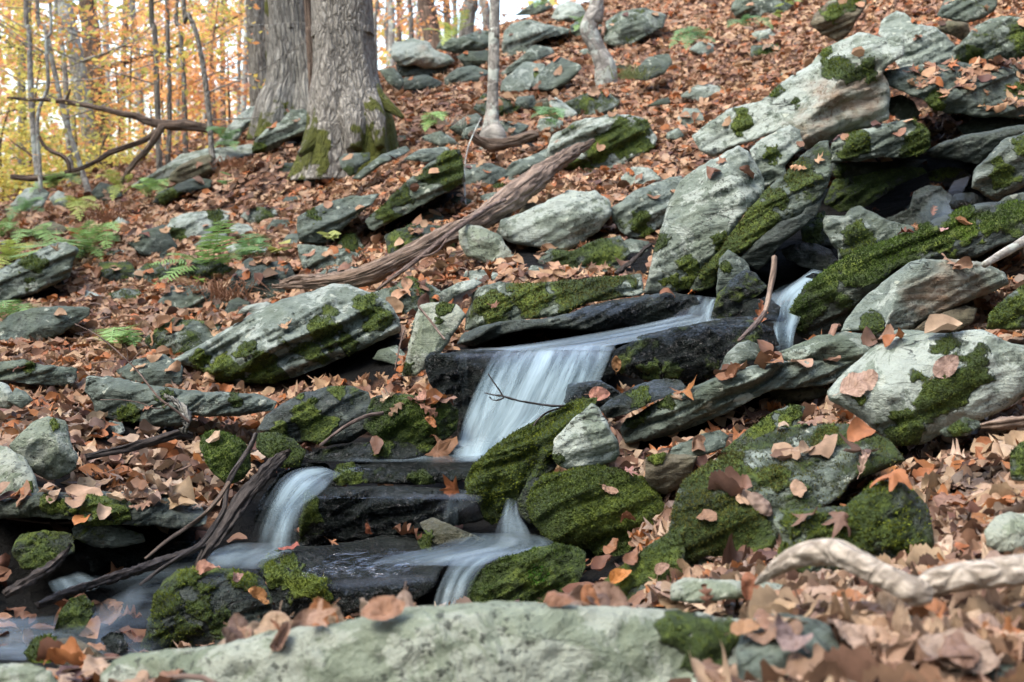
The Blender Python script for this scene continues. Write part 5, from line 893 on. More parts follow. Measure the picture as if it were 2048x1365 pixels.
# films over the middle ledge
sheet("waterfall_water", "660,978,3.5,965,985,3.5 650,990,3.36,966,996,3.36 645,1010,3.34,966,1012,3.32 640,1050,3.33,966,1045,3.28", 'fall', "thin veil trickling over the middle black ledge", 80, 30, body=lambda S, T: -.1 + .55 * S - .3 * T, edge=(.1, .1), ends=(.4, .35), op=lambda S, T: .03 + .55 * np.clip(S, 0, 1) ** 2)
sheet("waterfall_water", "875,1005,3.32,955,1000,3.3 868,1030,3.27,965,1028,3.25 862,1056,3.25,975,1056,3.22", 'fall', "small white tumble over a hidden stone on the middle ledge", 30, 24, body=.1, edge=(.35, .35), ends=(.35, .3), wav=.02, op=lambda S, T: .7 + 0 * S)
sheet("waterfall_water", "1012,995,3.34,1034,1000,3.32 1002,1030,3.28,1040,1030,3.26 992,1055,3.24,1056,1056,3.2 984,1080,3.2,1068,1080,3.16", 'fall', "little fan fall between the slanting and round moss boulders", 30, 40, body=.28, edge=(.3, .3), ends=(.3, .2), op=lambda S, T: .9 + 0 * S)
sheet("stream_water", "930,1066,3.3,1070,1066,3.24 900,1080,3.2,1105,1080,3.12 860,1095,3.12,1100,1094,3.04 780,1112,3.06,1010,1115,3.0 720,1130,3.02,960,1135,2.95", 'film', "white water sliding across the low black slab", 60, 40, body=.9, edge=(.2, .12), ends=(.2, .2))
sheet("waterfall_water", "925,1108,3.05,1035,1100,3.02 900,1128,2.98,990,1120,2.96 885,1155,2.93,960,1148,2.91 872,1185,2.9,945,1178,2.88 862,1220,2.88,935,1215,2.86", 'fall', "right lower fall beside the vivid moss tuft", 40, 50, body=.35, edge=(.28, .3), ends=(.2, .05))
sheet("waterfall_water", "640,1160,3.03,880,1140,3.02 650,1176,2.93,880,1158,2.93 670,1196,2.9,880,1180,2.9 690,1235,2.88,880,1225,2.88", 'fall', "thin lower fall spilling off the low black slab", 70, 40, body=lambda S, T: .1 - .2 * T, edge=(.2, .2), ends=(.45, .1), op=lambda S, T: .4 + 0 * S)
def gleam_mat():
    g = NG("thin_rippled_water"); uv = g.attr("flow").outputs["Vector"]; a = g.sep(g.attr("paint").outputs["Color"])
    n = g.noise(g.mapv(uv, sc=(1, .45, 1)), 34, 4, .65, .4)
    gl = g.n("ShaderNodeBsdfGlossy"); gl.inputs["Roughness"].default_value = .08; g.set(gl.inputs["Normal"], g.bump(n, 1.0, .03)); tr = g.n("ShaderNodeBsdfTransparent")
    m = g.n("ShaderNodeMixShader"); g.set(m.inputs[0], g.math('MULTIPLY', a[0], g.step(n, .44, .62, .04, .42))); g.t.links.new(tr.outputs[0], m.inputs[1]); g.t.links.new(gl.outputs[0], m.inputs[2])
    g.t.links.new(m.outputs[0], g.t.nodes["Material Output"].inputs[0]); return g.m
MAT['gleam'] = gleam_mat()
sheet("water_film", "690,922,3.85,945,928,3.83 680,932,3.74,935,938,3.72 676,944,3.66,930,945,3.64", 'gleam', "rippled film of water on the upper black slab", 60, 20, edge=(.1, .1), ends=(.2, .1), wav=.002)
sheet("water_film", "620,980,3.55,955,985,3.55 612,990,3.45,955,991,3.45 610,999,3.36,955,997,3.36", 'gleam', "rippled film of water on the middle black ledge", 60, 16, edge=(.1, .1), ends=(.2, .1), wav=.002)
sheet("water_film", "600,1098,3.36,850,1075,3.4 580,1115,3.22,860,1100,3.22 570,1135,3.08,850,1128,3.08 600,1155,2.98,800,1160,2.97", 'gleam', "rippled film of water on the low black slab", 60, 30, edge=(.15, .15), ends=(.15, .15), wav=.003)
# pools
def pool(name, poly, z, label, al=.5):
    P = P2(poly); pts = []
    O = refine_outline(P, 8, 5, 3)
    d = (px(O[:, 0], O[:, 1], 1.0) - CAM); k = (z - CAM[2]) / d[:, 2]; V = CAM + d * k[:, None]
    bb = V.min(0), V.max(0); sx = (bb[1][0] - bb[0][0]) / 50; gx2, gy2 = np.meshgrid(np.arange(bb[0][0], bb[1][0], sx), np.arange(bb[0][1], bb[1][1], sx))
    I = np.c_[gx2.ravel(), gy2.ravel()]; ok = inpoly(I[:, 0], I[:, 1], V[:, :2]); I = I[ok]; I = I[polydist(I[:, 0], I[:, 1], V[:, :2]) > sx * .6]
    vv, _, ff, *_r = delaunay_2d_cdt([Vector(p) for p in np.vstack([V[:, :2], I])], [(i, (i + 1) % len(V)) for i in range(len(V))], [], 1, 1e-5)
    X = np.array([tuple(v) for v in vv]); n = len(X); Z = z + .004 * fbm(np.c_[X, 0 * X[:, 0]], 9, 3, 8)
    ed = polydist(X[:, 0], X[:, 1], V[:, :2]); pa = np.ones((n, 4)); pa[:, 0] = np.clip(ed / (sx * 5), 0, 1) * al * np.clip(.55 + fbm(np.c_[X * [1, 2.5], 0 * X[:, 0]], 3.2, 3, 12), 0, 1.3); pa[:, 1] = .5
    o = mesh(name, np.c_[X, Z], np.array([t for t in ff if len(t) == 3]), MAT['film'], attrs={"paint": pa})
    a = o.data.attributes.new("flow", 'FLOAT_VECTOR', 'POINT'); a.data.foreach_set("vector", np.c_[X[:, 1] * 1.5 - X[:, 0] * .3, X[:, 0] + X[:, 1] * .2, 0 * Z].astype(np.float32).ravel())
    tag(o, label, None, kind="structure"); return o
ZP = float(px(300, 1180, 2.95)[2])
pool("pool_water", "-80,1420 -80,1175 60,1190 130,1160 230,1150 330,1120 430,1090 560,1110 540,1160 330,1300 200,1400", ZP, "dark blue rippled pool at the lower left", .38)
sheet("stream_water", "150,1235,2.8,300,1150,2.95 120,1255,2.68,300,1195,2.8 60,1275,2.55,250,1240,2.65 20,1300,2.4,190,1275,2.5", 'film', "pale swirl in the lower left pool", 40, 40, body=.4, edge=(.3, .3), ends=(.2, .3), op=lambda S, T: .35 + 0 * S)
sheet("stream_water", "10,1268,2.55,50,1262,2.55 8,1290,2.48,56,1285,2.48 5,1320,2.42,50,1318,2.42", 'fall', "tiny fall at the bottom left corner of the pool", 20, 20, body=0, edge=(.4, .4), ends=(.3, .3), op=lambda S, T: .6 + 0 * S)
# ---------------------------------------------------------------- fallen leaves
def leaf_flat(kind, hi, mid=False):
    """unit leaf along +x; grid of stations x columns"""
    if kind == 'maple':
        na = 44 if hi else (34 if mid else 20); nr = 4 if hi else (2 if mid else 1)
        th = np.linspace(-math.pi, math.pi, na, endpoint=False); r = np.full(na, .17)
        for c, a, w in ((0, .46, .26), (.95, .40, .24), (-.95, .40, .24), (1.9, .26, .22), (-1.9, .26, .22)): r = np.maximum(r, .17 + a * np.exp(-(np.abs(th - c) / w) ** 1.15))
        if hi: r = r * (1 + .07 * np.sin(th * 23))
        V = [[0, 0]]; 
        for k in range(1, nr + 1): V += np.c_[np.cos(th) * r * k / nr, np.sin(th) * r * k / nr].tolist()
        Fc = [(0, 1 + i, 1 + (i + 1) % na) for i in range(na)]
        for k in range(1, nr):
            a = 1 + (k - 1) * na; b = a + na
            for i in range(na): j = (i + 1) % na; Fc += [(a + i, b + i, b + j), (a + i, b + j, a + j)]
        return np.array(V), np.array(Fc)
    ns = 22 if hi else ((15 if kind == 'oak' else 8) if mid else (9 if kind == 'oak' else 5)); nc = 7 if hi else (5 if mid else 3)
    t = np.linspace(0, 1, ns)
    if kind == 'oak': w = .27 * np.sin(math.pi * np.clip(t, .02, .98)) ** .55 * (0.62 + 0.38 * np.cos(t * math.pi * 2 * (4 if hi else 4) + 2.6))
    else: w = .33 * np.sin(math.pi * t ** .85) ** .62 * (1 + (.05 * np.sin(t * 60) if hi else 0))
    w = np.maximum(w, .008); s = np.linspace(-1, 1, nc)
    V = np.stack([np.repeat((t - .5)[:, None], nc, 1), w[:, None] * s[None]], -1).reshape(-1, 2)
    if kind == 'oak': V[:, 0] += (np.abs(V[:, 1]) * .35)
    i = np.arange(ns - 1)[:, None] * nc; j = np.arange(nc - 1)[None]
    a, b, c, d = (i + j).ravel(), (i + j + 1).ravel(), (i + nc + j + 1).ravel(), (i + nc + j).ravel()
    return V, np.vstack([np.c_[a, b, c], np.c_[a, c, d]])
def leaf_curl(V2, rng, amt=1.0):
    kx = rng.normal(0, .9) * amt; ky = rng.normal(0, 2.4) * amt; x, y = V2[:, 0], V2[:, 1]
    tw = rng.normal(0, .8) * amt; X = np.where(abs(kx) > .05, np.sin(kx * x) / kx, x); Z = (1 - np.cos(kx * x)) / kx if abs(kx) > .05 else 0 * x
    Y = np.sin(ky * y) / ky if abs(ky) > .05 else y; Z = Z + ((1 - np.cos(ky * y)) / ky if abs(ky) > .05 else 0)
    Z = Z + tw * x * y + np.abs(y) * rng.uniform(-.2, .5) * amt + .09 * amt * fbm(np.c_[x, y, 0 * x + rng.uniform(0, 50)], 5.0, 2, 3)
    V = np.c_[X, Y, Z]; return V - [V[:, 0].mean(), V[:, 1].mean(), V[:, 2].min() * .6]
KINDS_ = ['oak', 'oval', 'maple']
rngL = np.random.default_rng(99)
def tset(hi, n, mid=False):
    out = []
    for i in range(n):
        k = KINDS_[[0, 1, 2, 1, 1, 1][i % 6]]; v, f = leaf_flat(k, hi, mid); out.append((k, leaf_curl(v, rngL, (1.1 if i % 4 else 1.8) * (.6 if k == 'maple' else 1)), f))
    return out
LO, MID, HI = tset(False, 30), tset(False, 30, True), tset(True, 42)
PALC = np.array([(.355, .232, .148), (.435, .318, .21), (.20, .115, .073), (.33, .13, .045), (.095, .055, .038), (.25, .185, .14), (.355, .248, .15), (.245, .145, .09), (.46, .36, .27)])
PALW = np.array([.20, .14, .16, .12, .10, .06, .10, .10, .02])
PALN = ["pinkish tan", "light tan", "brown", "rusty orange", "dark brown", "grey mauve", "sandy", "ruddy brown", "bleached"]
allV = []; allT = []; own = []; off = 0
for si, (v, t) in enumerate(SURF):
    if t.shape[1] == 4: t = np.vstack([t[:, [0, 1, 2]], t[:, [0, 2, 3]]])
    allV.append(v); allT.append(t + off); own.append(np.full(len(t), si)); off += len(v)
allV = np.vstack(allV); allT = np.vstack(allT); own = np.concatenate(own)
SB = BVHTree.FromPolygons(allV.tolist(), allT.tolist())
def sample(n, rmin, rmax, amin, amax, dens):
    r = np.sqrt(rngL.uniform(rmin ** 2, rmax ** 2, n)); a = np.radians(rngL.uniform(amin, amax, n)); k = rngL.random(n) < dens(r); return (r * np.sin(a))[k], (r * np.cos(a))[k]
xs, ys = [], []
for n, r0, r1, a0, a1, dn in ((104000, 1.2, 18, -23, 23, lambda r: np.clip(9 / r, 0, 1)), (6500, 1.25, 4.2, 2, 25, lambda r: np.ones_like(r)), (1500, 1.3, 2.6, 4, 22, lambda r: np.ones_like(r)), (17000, 1.4, 15, 23, 38, lambda r: np.clip(6 / r, 0, 1)), (17000, 1.4, 15, -38, -23, lambda r: np.clip(6 / r, 0, 1)), (3000, 18, 30, -24, 24, lambda r: np.ones_like(r)), (5000, 3, 9, -23, -3, lambda r: np.ones_like(r))):
    x, y = sample(n, r0, r1, a0, a1, dn); xs.append(x); ys.append(y)
x = np.concatenate(xs); y = np.concatenate(ys); LP = []
for i in range(len(x)):
    h = SB.ray_cast(Vector((x[i], y[i], 30)), Vector((0, 0, -1)))
    if h[0] is None: continue
    nz = h[1]; nz = -nz if nz.z < 0 else nz; si = own[h[2]]
    LP.append((h[0].x, h[0].y, h[0].z, nz.x, nz.y, nz.z, si))
LP = np.array(LP); u, v, d = proj(LP[:, :3]); si = LP[:, 6].astype(int)
instream = inpoly(u, v, STREAM)
prob = np.where(si == 0, np.where(in_shaded_gap(u, v), 0.02, np.where(instream, np.where(d > 4.3, .02, .07), 1.0)), 0)
lfs = np.array([1.0] + [r['lf'] for r in ROCKS]); prob = np.where(si > 0, lfs[si] * np.clip((LP[:, 5] - .35) / .4, 0, 1), prob)
front = np.zeros(len(LP), bool)
for r_ in ROCKS:
    if r_['A'] < 1500: continue
    lo, hi_ = r_['poly'].min(0), r_['poly'].max(0); k = np.where((si == 0) & (u > lo[0]) & (u < hi_[0]) & (v > lo[1]) & (v < hi_[1]))[0]
    if len(k) == 0: continue
    k = k[inpoly(u[k], v[k], r_['poly'])]; k = k[polydist(u[k], v[k], r_['poly']) > 9]; k = k[d[k] < np.median((r_['V'] - CAM) @ FWD) + .02]; front[k] = True
prob = np.where(front, .05, prob); prob = np.where((si == 0) & (d < 2.7) & (inpoly(u, v, ROCKS[0]['poly']) | inpoly(u, v, ROCKS[1]['poly'])), 0, prob); prob = np.where((d < 1.82) & (u < 1440), 0, prob); prob = np.where((si == 0) & (u < 330) & (v > 1130) & (v < 1330), .10, prob)
prob = prob * np.where((si == 0) & (d > 4), np.clip(1.0 + .9 * fbm(LP[:, :3], 1.1, 3, 5), .25, 1), 1)
LP = LP[rngL.random(len(LP)) < prob]; N = len(LP)
P = LP[:, :3].copy(); NR = LP[:, 3:6]; si = LP[:, 6].astype(int); u, v, d = proj(P)
wetz = inpoly(u, v, STREAM)
size = rngL.uniform(.048, .092, N) * np.where((d < 3.3) & (u > 1150), rngL.uniform(.85, 1.15, N), 1) * np.where((d < 2.2) & (u > 1350), 1.15, 1) * np.where(d > 9, 1.25, 1)
ci = rngL.choice(len(PALC), N, p=PALW / PALW.sum()); col = PALC[ci] * rngL.uniform(.72, 1.15, (N, 1)) + rngL.normal(0, .004, (N, 3)); col = np.clip(col, .02, .8)
col = np.where((d > 4.5)[:, None], col * [1.04, .93, .82], col); col[wetz] *= [.62, .46, .38]
tilt = rngL.normal(0, .30, (N, 3)) * np.where(si == 0, np.where(d < 3, .75, 1), .6)[:, None]; n = NR + tilt; n /= np.linalg.norm(n, axis=1)[:, None]
az = rngL.normal(0, 1, (N, 3)); ax = np.cross(n, az); ax /= np.linalg.norm(ax, axis=1)[:, None]; ay = np.cross(n, ax)
P += n * rngL.uniform(.002, .028, N)[:, None] * np.where(si == 0, 1, .3)[:, None]
tp_i = rngL.integers(0, 30, N)
# the largest in the picture stand alone
px_size = size * F / d; inside = (u > -30) & (u < 2078) & (v > 0) & (v < 1395); order = np.argsort(-np.where(inside, px_size, 0)); single = []
for i in order:
    if len(single) >= 262 or not inside[i]: break
    tgt = P[i] + n[i] * .012; dr = tgt - CAM; L = np.linalg.norm(dr); h = SB.ray_cast(Vector(CAM), Vector(dr / L), L - .03)
    if h[0] is None: single.append(i)
single = np.array(single); msk = np.ones(N, bool); msk[single] = False
Vs, Fs, Cs = [], [], []; o_ = 0
lev = np.where(d < 2.8, 2, np.where(d < 5.6, 1, 0))
for k in range(90):
    idx = np.where(msk & (tp_i == k % 30) & (lev == k // 30))[0]; kind, tv, tf = (LO + MID + HI[:30])[k]; m = len(idx)
    W = P[idx][:, None] + (tv[None, :, 0:1] * ax[idx][:, None] + tv[None, :, 1:2] * ay[idx][:, None] + tv[None, :, 2:3] * n[idx][:, None]) * size[idx][:, None, None]
    Vs.append(W.reshape(-1, 3)); Fs.append((tf[None] + (np.arange(m) * len(tv))[:, None, None]).reshape(-1, 3) + o_); o_ += m * len(tv)
    c = np.ones((m, len(tv), 4)); c[..., :3] = col[idx][:, None]; Cs.append(c.reshape(-1, 4))
MAT['litter'] = vc_mat("dry_leaves", 0.62, 0.15)
tw = []; twf = []; o2 = 0; xx, yy = sample(520, 1.8, 12, -22, 22, lambda r: np.ones_like(r))
for a0, b0 in zip(xx, yy):
    h = SB.ray_cast(Vector((a0, b0, 30)), Vector((0, 0, -1)))
    if h[0] is None or own[h[2]] > 0: continue
    uu, vv, dd_ = proj(np.array(h[0])[None]); 
    if inpoly(uu, vv, STREAM)[0]: continue
    c0 = np.array(h[0]) + [0, 0, .02]; th_ = rngL.uniform(0, 6.28); L_ = rngL.uniform(.03, .13); dv = np.array([math.cos(th_), math.sin(th_), rngL.normal(0, .12)]) * L_
    ctl = np.array([c0 - dv, c0 + rngL.normal(0, .012, 3), c0 + dv]); ctl[:, 2] = np.maximum(ctl[:, 2], gz(ctl[:, 0], ctl[:, 1]) + .015); cc = catmull(ctl, 6); rr_ = rngL.uniform(.0015, .0045)
    ring = np.array([[0, 0, 1], [.87, 0, -.5], [-.87, 0, -.5]]) * rr_; pp = np.array([-dv[1], dv[0], 0]); pp /= np.linalg.norm(pp) + 1e-9
    for q in cc:
        for r3 in ring: tw.append(q + pp * r3[0] + [0, 0, r3[2]])
    for a in range(5):
        for b in range(3): twf.append((o2 + a * 3 + b, o2 + a * 3 + (b + 1) % 3, o2 + a * 3 + 3 + (b + 1) % 3, o2 + a * 3 + 3 + b))
    o2 += 18
two = mesh("twig_litter", np.array(tw), np.array(twf), MAT['twig']); tag(two, "thin broken twigs scattered through the leaves", "twigs", kind="stuff")
lit = mesh("leaf_litter", np.vstack(Vs), np.vstack(Fs), MAT['litter'], attrs={"Col": np.vstack(Cs)}); tag(lit, "brown oak and maple leaves carpeting the slope", "leaves", kind="stuff")
def single_mat():
    g = NG("single_dry_leaf"); oi = g.n("ShaderNodeObjectInfo"); c = oi.outputs["Color"]; uv = g.attr("leafco").outputs["Vector"]
    x = g.n("ShaderNodeSeparateXYZ"); g.set(x.inputs[0], uv); ay_ = g.math('ABSOLUTE', x.outputs[1])
    mid = g.step(ay_, 0.004, 0.012, 1, 0); vn = g.math('SINE', g.math('MULTIPLY', g.math('SUBTRACT', x.outputs[0], g.math('MULTIPLY', ay_, 0.9)), 75.0)); vn = g.step(vn, .86, .99)
    n1 = g.noise(g.mapv(uv, sc=(1, 1, 1)), 7, 5, .65); n2 = g.noise(uv, 40, 3, .6)
    c2 = g.mix(g.step(n1, .45, .75, 0, .5), c, (.10, .05, .03)); c2 = g.mix(g.math('MULTIPLY', g.math('MAXIMUM', mid, g.math('MULTIPLY', vn, .55)), .6), c2, (.20, .11, .06)); c2 = g.mix(g.step(n2, .6, .7, 0, .35), c2, (.07, .035, .02))
    hgt = g.math('ADD', g.math('MULTIPLY', g.math('MAXIMUM', mid, vn), -1.0), n1)
    c2 = g.mix(g.step(n1, .3, .6, .35, 0), c2, g.mix(.5, c2, (.45, .33, .25)))
    g.out(c2, .5, g.bump(hgt, .8, .006), Specular_IOR_Level=.35)
    t = g.n("ShaderNodeBsdfTranslucent"); g.set(t.inputs[0], c2); mx = g.n("ShaderNodeMixShader"); mx.inputs[0].default_value = .18
    g.t.links.new(g.b.outputs[0], mx.inputs[1]); g.t.links.new(t.outputs[0], mx.inputs[2]); g.t.links.new(mx.outputs[0], g.t.nodes["Material Output"].inputs[0]); return g.m
MAT['leaf1'] = single_mat(); HM = []
for k, (kind, tv, tf) in enumerate(HI):
    fl2, _f = leaf_flat(kind, True)
    # stalk: a thin strip
    sv = np.array([[-.5, -.006, 0], [-.5, .006, 0], [-.72, .006, .03], [-.72, -.006, .03]]) if kind != 'maple' else np.array([[0, -.006, 0], [0, .006, 0], [-.55, .03, .05], [-.55, .018, .05]])
    base = tv[np.argmin(np.abs(fl2[:, 0] - sv[0, 0]) + np.abs(fl2[:, 1]))]; sv = sv - sv[0] + base
    V = np.vstack([tv, sv]); T = np.vstack([tf, [[len(tv), len(tv) + 1, len(tv) + 2], [len(tv), len(tv) + 2, len(tv) + 3]]])
    me = mesh("fallen_leaf", V, T, MAT['leaf1'], link=False); a = me.attributes.new("leafco", 'FLOAT_VECTOR', 'POINT'); a.data.foreach_set("vector", np.vstack([np.c_[fl2, np.full(len(fl2), k * 3.1)], np.c_[sv[:, :2] * 0, np.full(4, 1.0)]]).astype(np.float32).ravel()); HM.append((kind, me))
ROCKWORD = {}
def put_leaf(p, ax_, ay_, n_, s, c, k, label, group="fallen leaves"):
    kind, me = HM[k]; o = bpy.data.objects.new("fallen_leaf", me); SC.collection.objects.link(o)
    M = Matrix([[ax_[0] * s, ay_[0] * s, n_[0] * s, p[0]], [ax_[1] * s, ay_[1] * s, n_[1] * s, p[1]], [ax_[2] * s, ay_[2] * s, n_[2] * s, p[2]], [0, 0, 0, 1]])
    o.matrix_world = M; o.color = (*[float(q) for q in c], 1); tag(o, label, "leaf", group); return o
def zone(uu, vv, s):
    if s > 0:
        nm = ROCKS[s - 1]['o']['label']; w = nm.split(","); w = w[0].split(" with ")[0].split(" in the ")[0].split(" beside ")[0].split(" behind ")[0]
        w = " ".join(w.split()[:9]); return "on the " + w
    if vv > 1180: return "in the lower right foreground pile" if uu > 1400 else "behind the big foreground boulder"
    if uu > 1550 and vv > 860: return "heaped between the peeled branch and the big pale boulder"
    if uu > 1200: return "on the right bank"
    if vv > 850: return "on the lower left bank"
    return "in the litter left of the main fall"
wd_ = ["curled", "flat", "crumpled", "folded"]
for q, i in enumerate(single):
    hk = int(rngL.integers(0, 42)); kd = {'oak': 'oak', 'oval': 'oval', 'maple': 'maple'}[HM[hk][0]]
    put_leaf(P[i] + n[i] * .006, ax[i], ay[i], n[i], size[i], col[i], hk, f"{PALN[ci[i]]} {kd} leaf {zone(u[i], v[i], si[i])}")
# leaves placed one by one where the photograph shows them: u, v, length in px, kind, colour, turn, label
SPEC = """1715,1235,190,oval,.40,.19,.10,150,big curled ribbed leaf with a yellow stalk under the peeled branch
1690,1290,150,oval,.50,.34,.24,20,large wavy pale leaf below the ribbed leaf
1570,1300,120,oval,.30,.21,.19,90,flat grey mauve leaf in the lower right pile
1990,1260,150,maple,.42,.24,.16,200,broad veined maple leaf in the lower right corner
1500,1275,95,oval,.42,.22,.10,70,golden brown folded leaf at the left end of the lower right pile
1405,1190,60,oak,.22,.09,.05,95,dark upright curled leaf behind the flat pale stone
1480,1170,62,oval,.36,.13,.06,85,narrow rust leaf standing upright near the peeled branch's tip
1960,935,90,maple,.46,.27,.17,120,veined fan-like maple leaf on the right pile
1730,930,70,oak,.48,.32,.24,75,rolled pale leaf on the ridge between the two mossy boulders
1890,735,68,oval,.40,.26,.20,40,curled mauve leaf at the top right of the pale boulder
1720,775,92,oval,.44,.28,.20,30,big folded tan leaf resting on the big pale boulder
1625,835,80,maple,.30,.24,.24,10,flat grey maple leaf above the leafy boulder
1200,790,48,oval,.50,.22,.15,0,pink oval leaf lying on the wet stone by the main fall
1250,1020,46,oval,.42,.17,.08,-45,orange brown oval leaf on the round moss boulder's right flank
1215,988,40,oval,.48,.28,.18,-20,tan oval leaf on the round moss boulder's top
1253,952,42,maple,.48,.22,.18,0,pink leaf cluster top of the round moss boulder
1238,725,36,oval,.36,.17,.06,85,hanging brown leaf on the black block by the fall's lip
855,822,52,oak,.44,.20,.12,-30,wet oak leaf spread on the dark mossy lump
858,850,32,oval,.48,.18,.06,-50,small orange leaf below the wet oak leaf
840,810,50,oval,.45,.22,.15,0,flat pinkish leaf at the back of the dark mossy lump
656,1094,32,maple,.50,.20,.08,0,orange star-shaped leaf on the low black slab
580,1108,48,oval,.42,.10,.06,0,red brown leaf at the low slab's mossy lip
418,1152,56,oval,.46,.22,.14,-5,long tan leaf on top of the moss-streaked boulder
468,1166,38,oval,.45,.24,.18,60,round pinkish leaf on top of the moss-streaked boulder
508,1200,54,oval,.58,.26,.08,-20,narrow orange leaf on the bare side of the moss-streaked boulder
742,1052,34,oval,.34,.09,.03,-80,rust leaf stuck to the face of the black dripping ledge
400,740,46,oak,.44,.24,.15,70,large oak leaf standing at the long pale slab's left foot
1512,625,60,oak,.44,.14,.05,80,rusty oak leaf caught on the standing stick
1860,428,34,oak,.44,.15,.07,60,curled rusty leaf in the upper cascade
1890,468,26,oval,.50,.28,.24,80,pink round leaf on the long moss-carpeted slab
1380,575,30,oak,.55,.18,.05,0,orange leaf at the foot of the diagonal mossy slab
296,825,36,maple,.42,.18,.10,10,brown leaf stuck to the face of the long layered slab
38,745,40,maple,.40,.18,.12,10,star-shaped brown leaf on the log-like slab
1245,1163,55,oval,.60,.22,.04,40,bright orange leaf on the sloping mossy slab
1330,1140,38,oval,.46,.28,.20,20,pale pink oval leaf on the sloping mossy slab
1385,878,44,oval,.46,.25,.15,40,curled tan leaf at the mouth of the black gap
1575,615,38,oak,.35,.12,.04,10,small rusty leaf in the narrow cascade
770,1238,100,oval,.36,.18,.10,18,big curled leaf rising behind the foreground boulder's crest
1120,1212,70,oval,.34,.16,.09,0,brown folded leaf on the foreground boulder's crest
1200,1212,80,oval,.38,.20,.11,5,second folded leaf on the foreground boulder's crest
640,1255,90,maple,.42,.24,.15,20,crumpled leaf behind the foreground boulder, left part
560,1270,70,oval,.44,.26,.18,60,upright crumpled leaf at the foreground boulder's left shoulder""".splitlines()
ROCKS[0]
for l in SPEC:
    f = l.split(",", 8); uu, vv, L = map(float, f[:3]); kd = f[3]; c = [float(q) for q in f[4:7]]; turn = rad(float(f[7]))
    dr = px(uu, vv, 1.0) - CAM; h = SB.ray_cast(Vector(CAM), Vector(dr).normalized())
    if h[0] is None: continue
    nn = np.array(h[1]); nn = nn if nn @ dr < 0 else -nn; hp = np.array(h[0]); dd = (hp - CAM) @ FWD
    if "crest" in f[8] or "boulder's" in f[8] and "foreground" in f[8]: nn = nn * .3 + np.array([0, -.7, .7]); nn /= np.linalg.norm(nn)
    if "upright" in f[8] or "standing" in f[8] or "caught" in f[8]: nn = np.array([.2, -1, .2]); nn /= np.linalg.norm(nn)
    r = math.cos(turn) * RT + math.sin(turn) * UP; a_ = r - nn * (r @ nn); a_ /= np.linalg.norm(a_); b_ = np.cross(nn, a_)
    ks = [k for k in range(42) if HM[k][0] == kd]; k = ks[int(abs(uu * 7 + vv)) % len(ks)]
    put_leaf(hp + nn * (.012 if "standing" not in f[8] else .03), a_, b_, nn, L * dd / F * .92, [c[0] * .85, c[1] * .9, c[2] * .92], k, f[8], "leaves lying apart on rocks and water" )

cr_ = P2("440,1296 520,1272 600,1258 680,1248 760,1236 850,1220 930,1212 1040,1208 1150,1214 1230,1218 1320,1222 1400,1230")
for q in range(26):
    uu = rngL.uniform(450, 820) if q % 5 else rngL.uniform(1100, 1250); vc_ = np.interp(uu, cr_[:, 0], cr_[:, 1]); hp = px(uu, vc_ + rngL.uniform(-9, 4), rngL.uniform(1.86, 2.0))
    nn = np.array([rngL.normal(0, .5), -.5 + rngL.normal(0, .3), .8]); nn /= np.linalg.norm(nn); a_ = np.cross(nn, rngL.normal(0, 1, 3)); a_ /= np.linalg.norm(a_)
    put_leaf(hp, a_, np.cross(nn, a_), nn, rngL.uniform(.04, .075), PALC[rngL.integers(0, 9)] * .95, int(rngL.choice([4, 9, 14, 19, 24, 29, 34, 39, 1, 3])), "crumpled leaf in the drift lining the foreground boulder's crest")
# ---------------------------------------------------------------- ferns and small plants
MAT['fern'] = vc_mat("fern_green", 0.6, 0.3)
def frond(parent, p0, p1, sag, w, col, rng, pairs=22):
    p0, p1 = np.array(p0), np.array(p1); L = np.linalg.norm(p1 - p0); m = (p0 + p1) / 2 + [0, 0, sag * L]
    t = np.linspace(0, 1, pairs)[:, None]; C = (1 - t) ** 2 * p0 + 2 * t * (1 - t) * m + t * t * p1; T = np.gradient(C, axis=0); T /= np.linalg.norm(T, axis=1)[:, None]
    up = np.array([0, -.35, 1.0]); S = np.cross(T, up); S /= np.linalg.norm(S, axis=1)[:, None]; V, Q = [], []
    for i in range(pairs):
        ww = w * L * (math.sin(math.pi * min(1, (i + 1.5) / (pairs + 1)) ** .75) ** .8)
        for s in (-1, 1):
            a = C[i]; d_ = (S[i] * s * .92 + T[i] * .35 + np.array([0, 0, -.12 + rng.normal(0, .1)])); e = a + d_ * ww; hw = T[i] * L / pairs * .36; b = a + d_ * ww * .5
            k = len(V); V += [a - hw * .7, b - hw, e, b + hw, a + hw * .7]; Q += [(k, k + 1, k + 2), (k, k + 2, k + 3), (k, k + 3, k + 4)]
    r_ = .0012 + .002 * L; k = len(V)
    for i in range(pairs): V += [C[i] + S[i] * r_, C[i] - S[i] * r_]
    for i in range(pairs - 1): Q += [(k + 2 * i, k + 2 * i + 1, k + 2 * i + 3), (k + 2 * i, k + 2 * i + 3, k + 2 * i + 2)]
    C4 = np.ones((len(V), 4)); C4[:, :3] = np.array(col) * rng.uniform(.8, 1.2)
    return mesh("frond", np.array(V), np.array(Q), MAT['fern'], parent=parent, smooth=False, attrs={"Col": C4})
G1, G2, G3 = (.22, .37, .11), (.38, .46, .10), (.15, .29, .11)
